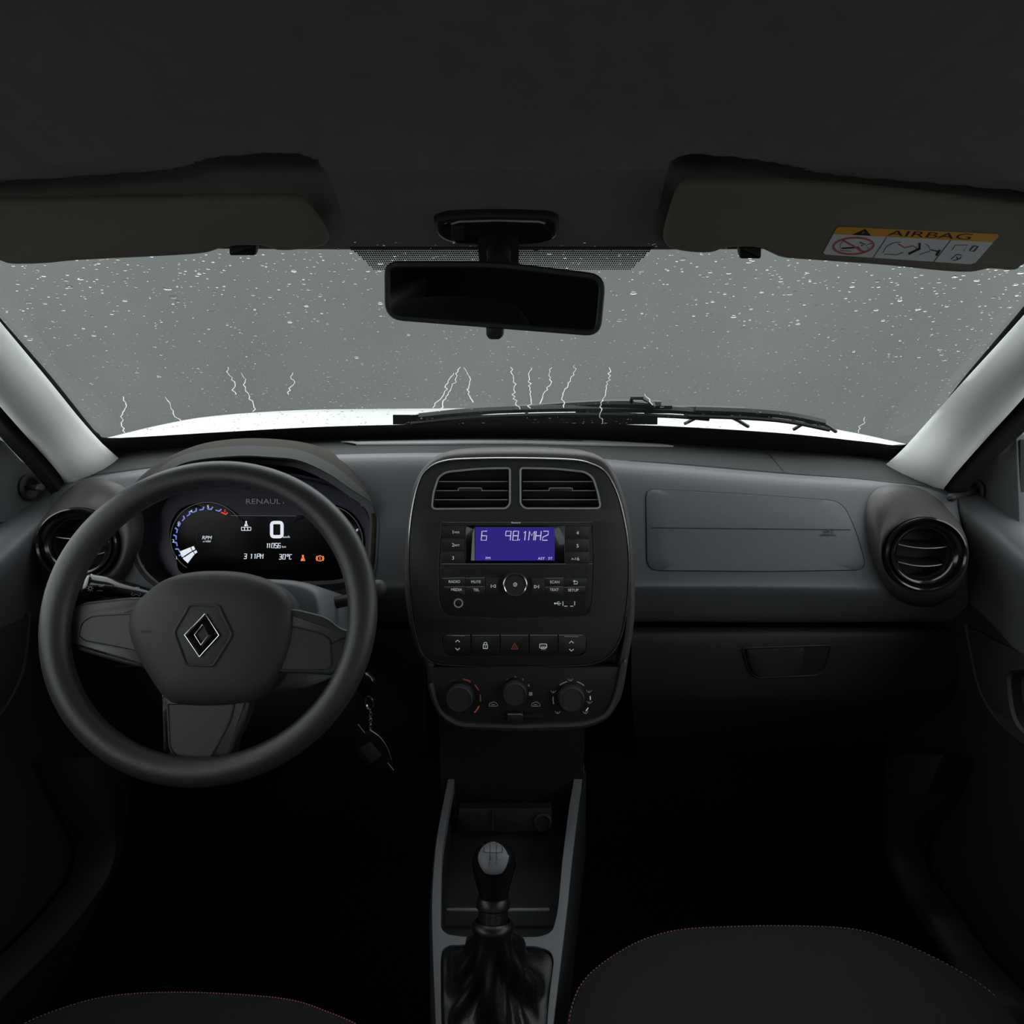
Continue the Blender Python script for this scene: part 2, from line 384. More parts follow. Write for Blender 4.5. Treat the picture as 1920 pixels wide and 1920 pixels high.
# ================================================================== cabin shell
prof = [(.745, 1.150), (.70, 1.189), (.66, 1.228), (.58, 1.257), (.50, 1.276), (.35, 1.292), (.1, 1.30), (-.5, 1.30), (-1.2, 1.26)]
def zc(Y):
    if Y >= prof[0][0]: return 1.150-(Y-.745)*.9
    for (a, za), (b, zb) in zip(prof, prof[1:]):
        if b <= Y <= a:
            t = (Y-b)/(a-b); i = prof.index((a, za)); return zb+(za-zb)*t
    return 1.26
def zs(Y):
    m = min(.03, max(.001, (.745-Y)*.8)); return (zc(Y-m*.6)+zc(Y)*2+zc(Y+m*.6)+zc(Y-m)+zc(Y+m))/6
def side(X): return -.03*max(0, (abs(X)-.35)/.4)**2.2
RECL = [(-200, 350), (0, 345), (190, 332), (330, 320), (400, 300), (480, 293), (545, 291), (590, 305), (615, 340), (632, 400), (642, 470), (-200, 540)]
RECR = [(2120, 380), (1920, 364), (1767, 349), (1621, 338), (1519, 326), (1493, 318), (1402, 302), (1293, 294), (1262, 310), (1248, 345), (1238, 420), (1232, 470), (2120, 560)]
def sdist(P, x, y):
    ins = False; d = 1e9; n = len(P)
    for i in range(n):
        (x0, y0), (x1, y1) = P[i-1], P[i]
        if (y0 > y) != (y1 > y) and x < (x1-x0)*(y-y0)/(y1-y0)+x0: ins = not ins
        dx, dy = x1-x0, y1-y0; t = max(0, min(1, ((x-x0)*dx+(y-y0)*dy)/(dx*dx+dy*dy))); d = min(d, math.hypot(x-x0-t*dx, y-y0-t*dy))
    return d if ins else -d
RECL = [tuple(p) for p in cat(RECL[1:-1], 4)]+[(-200, 540), (-200, 350)]; RECR = [tuple(p) for p in cat(RECR[1:-1], 4)]+[(2120, 560), (2120, 380)]
rows = []; Ys = [.745-.0026*i for i in range(120)]+[.43-.03*i for i in range(0, 10)]+[.1, -.1, -.4, -.8, -1.2]
for Y in Ys:
    r = []
    for j in range(241):
        X = -.80+1.6*j/240; Yh = Y-.04*(X/.7)**2 if Y > .3 else Y
        z = zs(Y)+side(X)
        if Y > .5:
            px, py = pix((X, Yh, z)); d = max(sdist(RECL, px, py), sdist(RECR, px, py)); t = max(0, min(1, (d+4)/34)); t = t*t*(3-2*t)
            z += .085*t*min(1, max(0, (.745-Y)/.02))
        r.append(V((X, Yh, z)))
    rows.append(r)
rows.insert(0, [p+V((0, .006, .002)) for p in rows[0]]); rows.insert(0, [p+V((0, .02, .04)) for p in rows[0]])
HEAD = MB(); HEAD.grid(rows, HEADL)
obj('ceiling', HEAD, label='dark cloth headliner with recesses for the sun visors', category='headliner', kind='structure')
HS = Surf(HEAD)
g = MB(); g.add([V((x, y, 1.34)) for x, y in ((-.85, .76), (.85, .76), (.85, -1.3), (-.85, -1.3))], [(0, 1, 2, 3)], BLACK)
g.add([V((-.85, .76, 1.34)), V((.85, .76, 1.34)), V((.85, .80, 1.20)), V((-.85, .80, 1.20))], [(0, 1, 2, 3)], BLACK)
obj('roof_panel', g, label='outer roof skin above the headliner', category='roof', kind='structure')
g = MB(); FL = [[V((-.80, y, z)), V((-.13, y, z)), V((-.10, y, z+b)), V((.10, y, z+b)), V((.13, y, z)), V((.80, y, z))] for y, z, b in ((-1.2, 0, .16), (0, 0, .16), (.75, 0, .16), (.95, .10, .14), (1.12, .42, .02), (1.14, .86, 0))]
g.grid(FL, CARPET); obj('floor', g, label='black carpeted footwell floor and tunnel', category='floor', kind='structure', smooth=False)
bw = Fr((0, -1.15, 0), (0, 1, 0))
o_ = [V((-.8, 0)), V((.8, 0)), V((.8, 1.28)), V((-.8, 1.28))]; h_ = [V((-.5, .92)), V((.5, .92)), V((.45, 1.16)), V((-.45, 1.16))]
tr = tessellate_polygon([[V((p.x, p.y, 0)) for p in o_], [V((p.x, p.y, 0)) for p in h_]]); g = MB()
g.add([bw.w(p.x, p.y, 0) for p in o_+h_], [tuple(t) for t in tr], BLACK)
obj('wall_back', g, label='dark rear wall of the cabin around the rear window', category='wall', kind='structure')
g = MB(); g.add([bw.w(p.x, p.y, 0) for p in h_], [(0, 1, 2, 3)], SGLASS); obj('window_4', g, label='rear window of the car', category='window', kind='structure')
# ---- A pillars
def pillar(name, inner, outer, lab):
    inner = [(x, y, min(Y, GM.W(x, y).y-.018)) for x, y, Y in inner]; outer = [(x, y, min(Y, GM.W(i[0], i[1]).y-.045)) for (x, y, Y), i in zip(outer, inner)]
    a = cat(inner, 8); b = cat(outer, 8); n = 30; a = resample([V((p.x, p.y, p.z*200)) for p in a], n); b = resample([V((p.x, p.y, p.z*200)) for p in b], n)
    rows = []
    for k, (t, dY) in enumerate(((0, .03), (0, 0), (.12, -.010), (.35, -.022), (.6, -.028), (.85, -.024), (1., -.005), (1., .03))):
        rows.append([U(p.x+(q.x-p.x)*t, p.y+(q.y-p.y)*t, (p.z+(q.z-p.z)*t)/200+dY) for p, q in zip(a, b)])
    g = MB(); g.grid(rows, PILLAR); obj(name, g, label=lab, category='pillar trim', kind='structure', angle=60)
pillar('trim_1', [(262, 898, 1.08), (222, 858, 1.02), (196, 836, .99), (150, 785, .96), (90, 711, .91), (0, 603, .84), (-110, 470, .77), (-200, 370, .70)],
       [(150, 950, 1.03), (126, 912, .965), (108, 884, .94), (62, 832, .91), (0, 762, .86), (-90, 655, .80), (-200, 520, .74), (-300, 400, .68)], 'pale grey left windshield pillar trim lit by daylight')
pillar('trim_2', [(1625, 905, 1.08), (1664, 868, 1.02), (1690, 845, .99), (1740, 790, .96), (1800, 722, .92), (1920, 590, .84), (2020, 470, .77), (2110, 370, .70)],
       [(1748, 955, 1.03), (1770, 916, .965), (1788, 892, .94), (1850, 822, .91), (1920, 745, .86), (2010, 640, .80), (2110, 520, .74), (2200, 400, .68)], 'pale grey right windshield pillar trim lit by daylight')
# black door seals outside the pillars
def seal(name, A, B, m, lab):
    a = resample(cat(A, 8), 24); b = resample(cat(B, 8), 24); g = MB()
    g.grid([[U(p.x, p.y, .958-.0006*(abs(p.x-960)-810)+.012) for p in a], [U((p.x+q.x)/2, (p.y+q.y)/2, .950-.0006*(abs(p.x-960)-810)) for p, q in zip(a, b)], [U(q.x, q.y, .958-.0006*(abs(q.x-960)-810)+.01) for q in b]], m)
    obj(name, g, label=lab, category='door seal', kind='structure')
seal('trim_3', [(126, 914), (107, 883), (64, 833), (2, 763), (-88, 656), (-190, 530)], [(98, 930), (55, 878), (8, 828), (-60, 745), (-150, 640)], RUB, 'black rubber door seal behind the left pillar')
seal('trim_4', [(1766, 918), (1788, 891), (1848, 823), (1918, 746), (2008, 641), (2100, 530)], [(1800, 935), (1868, 858), (1930, 800), (2010, 710), (2090, 620)], RUB, 'black rubber door seal behind the right pillar')
# ---- doors
def door(sx, name, lab):
    top = [(1.15, .86), (1.0, .835), (.95, .815), (.90, .800), (.85, .788), (.79, .768), (.7, .755), (.4, .745), (0, .74), (-.5, .74), (-1.15, .74)]
    rows = []
    for y, z in top:
        sh = -.004 if y < .93 else .0
        sec = [(.80, z-.03), (.785, z+.002), (.74, z+.004), (.712, z), (.700, z-.012), (.705, z-.035), (.722, z-.09), (.728, z-.15), (.722, z-.22), (.735, z-.30), (.745, .30), (.745, .12), (.76, .0)]
        rows.append([V((sx*x, y, zz)) for x, zz in sec])
    rows = [list(r) for r in zip(*rows)]; rows = [cat(r, 3) for r in rows]
    g = MB(); g.grid(rows[:8], DOORM); g.grid(rows[7:], LOWER); return obj(name, g, label=lab, category='car door', kind='structure', angle=60), rows  # upper rows paler, lower rows darker: window light put into the colour
def seen(sx, pts): return [(p[0] if sx > 0 else 1920-p[0],)+tuple(p[1:]) for p in pts]
for sx, nm, lab in ((-1, 'door_1', 'dark left front door panel beside the steering wheel'), (1, 'door_2', 'dark right front door panel beside the passenger air vent')):
    d, rows = door(sx, nm, lab)
    dm = MB(); dm.grid(rows, LOWER); DS = Surf(dm)
    fx = Fr((sx*.745, .9, .8), (-sx, 0, 0))
    if sx > 0: sp = [(1770, 945), (1793, 922), (1868, 850), (1905, 815), (1912, 996), (1850, 996), (1800, 972)]; wf = [(1868, 858, 2), (1905, 815, 2), (1990, 735, 2), (2040, 1000, 2), (2040, 1020), (1912, 1002), (1848, 996)]; bz = (1831, 922)
    else: sp = [(132, 925), (105, 912), (38, 862), (8, 828), (-10, 820), (-30, 985), (30, 975), (99, 950)]; wf = [(10, 832), (-60, 750), (-90, 760), (-90, 990), (20, 972)]; bz = (52, 914)
    g = MB(); g.plate(fx, [p[:2] for p in sp], -.02, .0, DOORM); obj('sail_panel', g, d, label='triangular plastic panel at the window corner')
    fy = Fr((sx*.752, .9, .8), (-sx, 0, 0)); g = MB()
    if sx > 0: g.plate(fy, [(1866, 866), (1913, 824), (1913, 1000), (1848, 996)], -.02, .004, BLACK)
    else: g.plate(fy, [(22, 856), (-30, 800), (-30, 990), (30, 976)], -.02, .004, BLACK)
    obj('window_frame', g, d)
    j = thing('mirror_joystick', fx.W(*bz, 0), 'black mirror adjusting lever on the %s door corner panel' % ('left' if sx < 0 else 'right'), 'lever', 'door mirror levers')
    g = MB(); c = fx.px(*bz, 0); g.lathe(fx, c, [(.020, 0), (.0205, .004), (.018, .007), (.0145, .007), (.010, .002), (.004, .001)], DARK, 28); obj('bezel', g, j)
    g = MB(); e = U(*((76, 915) if sx < 0 else (1783, 933)), .905 if sx > 0 else .90)
    p0 = fx.W(*bz, .002); g.tube([p0, p0.lerp(e, .7), e], [.004, .0045, .0065], DARK, 10); g.tube([e, e+(e-p0).normalized()*.004], [.0065, .003], DARK, 10); obj('lever_rod', g, j)
    # lower door details
    fl = Fr((sx*.722, .8, .6), (-sx, 0, 0))
    if sx > 0: ar = [(1812, 1170), (1822, 1225), (1836, 1285), (1858, 1330), (1890, 1368), (1935, 1398), (2000, 1425)]
    else: ar = [(54, 1150), (51, 1188), (43, 1250), (26, 1295), (0, 1336), (-40, 1380), (-90, 1420)]
    g = MB(); pts = [fl.W(p.x, p.y, .0) for p in cat(ar, 6)]
    g.tube(pts, .0035, DOORL, 8); q = [p+V((0, -.30, .02)) for p in pts]; g.grid([pts, [p+V((-sx*.004, -.01, .0)) for p in pts], [a.lerp(b, .5) for a, b in zip(pts, q)], q], DOORL)
    obj('door_pocket', g, d)
    if sx > 0:
        g = MB(); o_ = cat([(1893, 1270), (1906, 1258), (1940, 1262), (1975, 1290), (1975, 1380), (1940, 1385), (1912, 1362), (1898, 1325)], 5, True)
        fq = Fr((.708, .8, .6), (-1, 0, 0)); g.mold(fq, fq.pl(o_), [(.006, -.01), (.005, 0), (.001, .003), (-.003, .0), (-.006, -.02)], DARK); g.patch(fq, o_, BLACK, [(.95, -.02), (.5, -.02)])
        obj('handle_recess', g, d)
# side windows
for sx, nm in ((-1, 'window_2'), (1, 'window_3')):
    g = MB(); g.grid([[V((sx*.79, y, .76)), V((sx*.74, y, 1.12 if y < .6 else 1.12-(y-.6)*.7))] for y in (.97, .8, .6, .3, 0, -.4, -.45)], SGLASS)
    obj(nm, g, label='%s side window of the car' % ('left' if sx < 0 else 'right'), category='window', kind='structure')
    g = MB(); g.box(Fr((sx*.79, 0, 0), (-sx, 0, 0)), -1.2, .7, 1.2, .74, -.01, .0, BLACK, px=False)
    f_ = Fr((sx*.78, -.45, .9), (-sx, 0, 0)); g.box(f_, -.06, -.2, .06, .40, -.02, .02, BLACK, px=False)
    f_ = Fr((sx*.78, -1.0, .9), (-sx, 0, 0)); g.box(f_, -.2, -.2, .2, .40, -.02, .02, BLACK, px=False)
    g.tube([V((sx*.80, .80, 1.13)), V((sx*.80, .5, 1.20)), V((sx*.80, 0, 1.22)), V((sx*.80, -1.15, 1.2))], .035, BLACK, 8)
    obj('wall_%s' % ('left' if sx < 0 else 'right'), g, label='dark %s body side frame around the side windows' % ('left' if sx < 0 else 'right'), category='body side', kind='structure')
# sills
for sx, nm, A, B in ((-1, 'trim_5', [(120, 1420), (158, 1496), (189, 1560), (194, 1592), (184, 1640), (120, 1725), (40, 1805), (0, 1842), (-60, 1895)], [(204, 1420), (216, 1500), (221, 1552), (218, 1592), (203, 1635), (165, 1692), (110, 1760), (50, 1823), (0, 1876), (-50, 1930)]),
                     (1, 'trim_6', [(1768, 1415), (1735, 1492), (1698, 1545), (1684, 1590), (1692, 1630), (1740, 1700), (1800, 1790), (1865, 1860), (1910, 1920)], [(1662, 1415), (1656, 1500), (1655, 1560), (1660, 1600), (1676, 1645), (1720, 1720), (1780, 1806), (1832, 1868), (1870, 1925)])):
    f_ = Fr((sx*.68, .7, .3), (-sx, 0, 0)); a = resample([f_.W(p.x, p.y) for p in cat(A, 6)], 40); b = resample([f_.W(p.x, p.y) for p in cat(B, 6)], 40)
    g = MB(); g.grid([[p+V((sx*.05, 0, -.01)) for p in a], a, [p.lerp(q, .5)+V((-sx*.012, 0, 0)) for p, q in zip(a, b)], b, [q+V((sx*.04, 0, 0)) for q in b]], LOWER)
    obj(nm, g, label='dark plastic sill trim at the foot of the %s door' % ('left' if sx < 0 else 'right'), category='sill trim', kind='structure', angle=70)
# ================================================================== dashboard
def drow(pts, n=240): return [V((p.x, p.y, p.z/200)) for p in resample([V((a.x, a.y, a.z*200)) for a in cat(pts, 8)], n)]
def lift(row): return [U(p.x, p.y, p.z) for p in row]
R = [
 [(120, 905, 1.09), (215, 880, 1.12), (640, 855, 1.15), (960, 850, 1.16), (1300, 860, 1.15), (1660, 880, 1.12), (1800, 920, 1.09)],
 [(110, 880, 1.04), (215, 849, 1.06), (400, 834, 1.08), (640, 823, 1.095), (960, 820, 1.10), (1200, 828, 1.09), (1450, 844, 1.08), (1662, 862, 1.06), (1800, 900, 1.03)],
 [(108, 900, .99), (240, 866, 1.0), (400, 850, 1.01), (640, 836, 1.015), (960, 834, 1.02), (1200, 845, 1.01), (1470, 868, 1.0), (1690, 890, .985), (1800, 925, .97)],
 [(104, 908, .955), (240, 884, .95), (400, 866, .95), (640, 852, .95), (960, 850, .95), (1200, 866, .95), (1470, 889, .95), (1690, 905, .945), (1795, 935, .94)],
 [(98, 925, .935), (240, 900, .918), (400, 880, .915), (640, 868, .915), (960, 866, .912), (1200, 882, .910), (1470, 903, .912), (1690, 925, .915), (1796, 955, .925)],
 [(84, 965, .92), (240, 960, .90), (640, 950, .89), (960, 950, .885), (1200, 955, .885), (1470, 965, .885), (1690, 985, .89), (1806, 1000, .905)],
 [(72, 1010, .91), (240, 1020, .888), (640, 1020, .875), (960, 1020, .872), (1200, 1030, .872), (1470, 1035, .872), (1690, 1045, .878), (1812, 1050, .895)],
 [(64, 1070, .905), (240, 1080, .882), (640, 1085, .866), (960, 1085, .864), (1200, 1088, .864), (1470, 1088, .864), (1690, 1090, .872), (1815, 1095, .89)],
 [(62, 1100, .905), (240, 1105, .882), (640, 1106, .864), (960, 1106, .862), (1200, 1104, .862), (1470, 1106, .862), (1690, 1112, .870), (1815, 1115, .89)],
 [(62, 1128, .925), (240, 1130, .90), (640, 1130, .884), (960, 1130, .882), (1200, 1128, .882), (1470, 1130, .882), (1690, 1134, .888), (1815, 1135, .905)],
 [(62, 1156, .945), (240, 1158, .928), (640, 1158, .913), (960, 1158, .911), (1200, 1156, .911), (1470, 1157, .911), (1690, 1158, .915), (1815, 1158, .925)],
 [(62, 1166, .955), (240, 1167, .94), (640, 1167, .93), (960, 1167, .93), (1200, 1166, .93), (1470, 1167, .93), (1690, 1166, .93), (1815, 1165, .95)],
]
Rr = [lift(drow(r)) for r in R]
cols = list(zip(*Rr)); cols = [cat(c, 5) for c in cols]; Rs = [list(r) for r in zip(*cols)]
HOLE = [(250, 1005), (256, 950), (290, 915), (345, 880), (440, 866), (510, 864), (560, 870), (612, 892), (655, 920), (697, 955), (701, 1010), (690, 1085), (640, 1114), (480, 1116), (330, 1110), (282, 1088), (255, 1050)]
def cut(mb):     # opening of the instrument binnacle
    keep = []
    for f in mb.f:
        c_ = sum((mb.v[i] for i in f), V((0, 0, 0)))/len(f); p = pix(c_); keep.append(sdist(HOLE, *p) < 1 and math.hypot(p[0]-1738, p[1]-1042) > 62 and math.hypot(p[0]-142, p[1]-1024) > 62)
    mb.m = [m for m, k in zip(mb.m, keep) if k]; mb.f = [f for f, k in zip(mb.f, keep) if k]
pad = MB(); pad.grid(Rs[:16], DASHT); cut(pad)
face = MB(); face.grid(Rs[15:], DASH); cut(face); face.grid([[V((p.x*1.08, p.y+.10, p.z)) for p in Rs[-1]], Rs[-1]], DASH)
# close the ends toward the doors
for sel in (0, -1):
    e = [r[sel] for r in Rs]; sgn = 1 if sel else -1
    face.grid([e, [p+V((sgn*.015, .03, 0)) for p in e], [p+V((sgn*.05, .10, 0)) for p in e]], DASH)
DF = MB(); DF.grid(Rs, DASH); DSF = Surf(DF)
dash = thing('dashboard', (0, 1.0, .75), 'dark grey plastic dashboard spanning the full width under the windshield', 'dashboard')
obj('top_pad', pad, dash, angle=60); obj('face_panel', face, dash, angle=60)
# defroster grille strip and pad split line on the top
g = MB(); a = cat([(640, 831), (800, 827.5), (960, 826.5), (1100, 829), (1240, 836)], 8); b = cat([(668, 836), (800, 835), (960, 834), (1100, 836.5), (1262, 839)], 8)
a = resample(a, 50); b = resample(b, 50)
g.grid([[DSF.W(p.x, p.y, .001) for p in a], [DSF.W(p.x, p.y, .0035) for p in a], [DSF.W(p.x, p.y, .0035) for p in b], [DSF.W(p.x, p.y, .0008) for p in b]], GREYTR)  # pale grey stands in for the reflection on the glossy strip
g.line(DSF, [(p.x, p.y*.6+q.y*.4-1.4) for p, q in list(zip(a, b))[2:38]], 1.2, BLACK, .0042)
obj('defroster_grille', g, dash)
g = MB(); g.line(DSF, cat([(1430, 845), (1447, 858), (1471, 886)], 6), 1.8, BLACK, .0006)
g.line(DSF, cat([(1180, 864), (1300, 872), (1471, 887), (1600, 897), (1740, 912)], 8), 1.0, RUB, .0006)
g.line(DSF, cat([(108, 903), (150, 894), (240, 882), (330, 870)], 6), 1.0, RUB, .0006); obj('pad_seam', g, dash)
# airbag cover
ab = rpoly([(1211, 917, 14), (1400, 927, 20), (1578, 940, 24), (1606, 1000, 30), (1624, 1068, 20), (1437, 1071, 10), (1213, 1069, 22)], 8, 6)
ab = resample(ab, 110, True)
g = MB(); g.patch(DSF, ab, DASH, [(1., .0), (.998, .0014), (.99, .0018), (.8, .0018), (.6, .0018), (.4, .0018), (.2, .0018), (.08, .0018)])
g.line(DSF, [(x, 989.5+(x-1221)*.0105) for x in range(1221, 1600, 12)], 1.8, RUB, .0026)
ac = obj('airbag_cover', g, dash, label='passenger airbag cover panel')
g = MB(); g.ptube(DSF, ab, .0012, RUB, .0004); obj('cover_seam', g, ac)
g = MB(); g.text(DSF, 'SRS', 1551, 997, 4.5, RUB, .0026, xs=2.0); g.text(DSF, 'AIRBAG', 1551, 1003, 4.5, RUB, .0026, xs=1.35); obj('lettering', g, ac)
# pods carrying the round vents
def vent(cx, cy, base, R_, Y, nm, lab, tx):
    c = U(cx, cy, Y); n = V((tx, -1, .20)); f = Fr(c, n)
    s = f.sc(cx, cy); o = f.px(cx, cy)
    bp = resample([V(p) for p in cat(base, 8, True)], 64, True)
    # align start angle
    ring = []
    for p in bp:
        q = f.px(p.x, p.y)-o; a = math.atan2(q.y, q.x); ring.append(a)
    rows = [[DSF.W(p.x, p.y, -.002) for p in bp], [DSF.W(cx+(p.x-cx)*.985, cy+(p.y-cy)*.985, .003) for p in bp]]
    r1 = 74*s; top = [f.w(o.x+r1*math.cos(a), o.y+r1*math.sin(a), -.006) for a in ring]; base3 = rows[1]
    for t in (.2, .4, .6, .8, .95): rows.append([A.lerp(B, t)+f.n*.010*math.sin(PI*t**.8) for A, B in zip(base3, top)])
    rows.append(top); rows.append([f.w(o.x+r1*.99*math.cos(a), o.y+r1*.99*math.sin(a), -.03) for a in ring])
    g = MB(); g.grid(rows, PODM, cu=True); obj('vent_pod', g, dash, angle=70)
    v = thing('air_vent', c, lab, 'air vent', 'round air vents at the dashboard ends')
    g = MB(); k = s
    g.lathe(f, o, [(73*k, -.02), (73*k, .0), (72.5*k, .003), (70*k, .004), (67*k, .002)], PIANO, 56, False); obj('outer_ring', g, v)
    g = MB(); g.lathe(f, o, [(67.5*k, -.01), (66.5*k, .0015), (65*k, -.002), (60*k, -.005), (59*k, .0), (57*k, .0015), (54*k, .0), (50*k, -.004), (48*k, -.008)], PIANO, 56, False); g.lathe(f, o, [(48*k, -.008), (47.5*k, -.04)], BLACK, 56, False); g.lathe(f, o, [(48*k, -.04), (.001, -.041)], BLACK, 40)
    obj('nozzle', g, v)
    for dy, ang in ((26, 0), (-10, 0)):
        g = MB(); yy = dy*k; hw = math.sqrt(max(0, (48*k)**2-yy*yy))*.98; n_ = 14
        fr_ = [f.w(o.x+hw*(-1+2*i/n_), o.y-yy+.001*((-1+2*i/n_)**2)*4, -.010-.004*abs(-1+2*i/n_)**2) for i in range(n_+1)]
        bk = [p-f.n*.028+f.v*.009 for p in fr_]
        g.grid([fr_, [p+f.v*.0018 for p in fr_], [p+f.v*.001 for p in bk], bk], BLACK, cv=True); g.tube([p+f.v*.0009+f.n*.0004 for p in fr_], .0007, GREYTR, 6); obj('slat', g, v)
    return v
vent(1735, 1040, [(1623, 1000), (1622, 950), (1640, 918), (1688, 910), (1735, 922), (1775, 955), (1803, 1000), (1806, 1060), (1790, 1110), (1755, 1133), (1710, 1135), (1665, 1110), (1638, 1060)], 72, .845, 'r', 'round black air vent with two slats at the right end of the dashboard', -.18)
vent(145, 1022, [(268, 1000), (262, 950), (240, 915), (190, 898), (150, 905), (112, 935), (80, 985), (72, 1040), (86, 1092), (120, 1122), (165, 1128), (215, 1108), (250, 1060)], 72, .862, 'l', 'round black air vent at the left end of the dashboard, half behind the steering wheel', .18)
# ---------------------------------------------------------------- lower dashboard and glovebox
LR = [[(1183, 1176, .915), (1500, 1176, .915), (1822, 1176, .93)], [(1184, 1190, .893), (1500, 1188, .893), (1822, 1190, .905)], [(1184, 1240, .885), (1500, 1240, .885), (1822, 1240, .9)],
      [(1184, 1300, .885), (1500, 1300, .885), (1822, 1300, .9)], [(1186, 1330, .90), (1500, 1326, .90), (1820, 1322, .915)], [(1190, 1370, .95), (1500, 1360, .95), (1815, 1350, .96)], [(1200, 1420, 1.06), (1500, 1410, 1.06), (1810, 1400, 1.06)]]
L3 = [lift(drow(r, 40)) for r in LR]; L3 = [list(r) for r in zip(*[cat(c, 4) for c in zip(*L3)])]
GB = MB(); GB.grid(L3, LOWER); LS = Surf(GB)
gbx = thing('glovebox', (.42, .93, .62), 'dark glovebox door with a pull handle under the passenger side of the dashboard', 'glovebox')
obj('door', GB, gbx, angle=60)
ho = rpoly([(1391, 1214, 6), (1558, 1209, 8), (1546, 1255, 14), (1530, 1265, 12), (1417, 1270, 12), (1402, 1255, 14)], 8, 5)
g = MB(); g.patch(LS, ho, BLACK, [(1., .0012), (.97, .0010), (.5, .0010)]); g.ptube(LS, ho, .0012, DARK, .002); rc = obj('handle_recess', g, gbx)
g = MB(); g.patch(LS, rpoly([(1397, 1215, 5), (1507, 1212, 7), (1500, 1250, 12), (1490, 1264, 10), (1420, 1267, 10), (1406, 1252, 12)], 6, 5), LOWER, [(1., .0012), (.985, .006), (.95, .007), (.5, .007)]); obj('handle', g, rc)
LR = [[(40, 1176, .935), (400, 1176, .925), (800, 1176, .925)], [(40, 1192, .91), (400, 1190, .90), (800, 1190, .90)], [(40, 1300, .905), (400, 1310, .905), (800, 1300, .905)], [(45, 1370, .95), (400, 1370, .95), (800, 1370, .95)], [(50, 1420, 1.06), (400, 1420, 1.06), (800, 1420, 1.06)]]
L4 = [lift(drow(r, 40)) for r in LR]; L4 = [list(r) for r in zip(*[cat(c, 4) for c in zip(*L4)])]
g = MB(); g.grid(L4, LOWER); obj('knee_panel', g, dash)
L4s = MB(); L4s.grid(L4, LOWER); KS = Surf(L4s)
g = MB(); g.patch(KS, rr(200, 1222, 262, 1252, 4), DARK, [(1., .0), (.97, .003), (.5, .003)]); g.line(KS, [(216, 1247), (250, 1247)], 3, DIMST, .004); obj('trim_switch', g, dash)
# ---------------------------------------------------------------- instrument binnacle
tf = [(338, 856, .955), (420, 853, .95), (500, 852, .945), (556, 858, .94)]
lip = cat([(240, 985, .885), (252, 945, .878), (290, 905, .865), (345, 868, .855), (440, 855, .845), (510, 857, .843), (560, 863, .845), (612, 886, .85), (655, 915, .86), (699, 950, .872), (702, 1010, .885)], 8)
top = cat([(225, 985, .93), (236, 940, .93), (270, 895, .95), (332, 858, 1.0), (400, 832, 1.04), (495, 824, 1.05), (585, 834, 1.03), (640, 857, .98), (672, 885, .95), (700, 945, .91), (712, 1015, .90)], 8)
n = 70; a = drow([tuple(p) for p in lip], n); b = drow([tuple(p) for p in top], n); A3 = lift(a); B3 = lift(b)
rows = [B3]
for t in (.85, .65, .45, .25, .1): rows.append([q.lerp(p, 1-t)+V((0, -.004, .012))*math.sin(PI*t) for p, q in zip(A3, B3)])
rows.append(A3); rows.append([p+V((0, .004, -.003)) for p in A3]); g = MB(); g.grid(rows[:5], HOODP); g.grid(rows[4:], DASHT)
hood = obj('instrument_hood', g, dash, label='brownish hood over the instruments', angle=70)
g = MB(); cc = U(480, 1010, .88); rows = [[p+V((0, .004, -.003)) for p in A3], [p.lerp(V((cc.x, .92, p.z)), .10)+V((0, .045, -.006)) for p in A3], [p.lerp(V((cc.x, .97, p.z)), .10)+V((0, .075, -.010)) for p in A3]]
g.grid(rows, DARK); obj('hood_lining', g, hood)
g = MB(); hs = [(338, 856), (440, 852), (556, 857), (564, 862), (610, 880), (645, 900)]
HM = MB(); HM.grid([B3]+[[q.lerp(p, 1-t)+V((0, -.004, .012))*math.sin(PI*t) for p, q in zip(A3, B3)] for t in (.85, .65, .45, .25, .1)]+[A3], HOODP); HSF = Surf(HM)
hl = cat(HOLE, 6, True); g = MB(); low = [p for p in hl if p.y > 930]
A_ = [DSF.W(p.x, p.y, .001) for p in hl]; g.grid([A_, [p+V((0, .012, 0)) for p in A_], [V((cc.x+(p.x-cc.x)*.97, .94, .86+(p.z-.86)*.97)) for p in A_]], DARK, cu=True)
g = MB(); g.line(DSF, hl, 17, DASH, .0014, True); obj('binnacle_flange', g, dash); g = MB(); g.grid([A_, [p+V((0, .012, 0)) for p in A_], [V((cc.x+(p.x-cc.x)*.97, .94, .86+(p.z-.86)*.97)) for p in A_]], DARK, cu=True)
i0 = max(range(len(hl)), key=lambda i: (hl[i].y < 960)*0+(hl[i-1].y < 958 <= hl[i].y and hl[i].x > 500)); run = [p for p in (hl[i0:]+hl[:i0]) if p.y > 955]
g.tube([DSF.W(p.x, p.y, .0) for p in run], .004, HOODP, 10); obj('binnacle_rim', g, dash, angle=70)
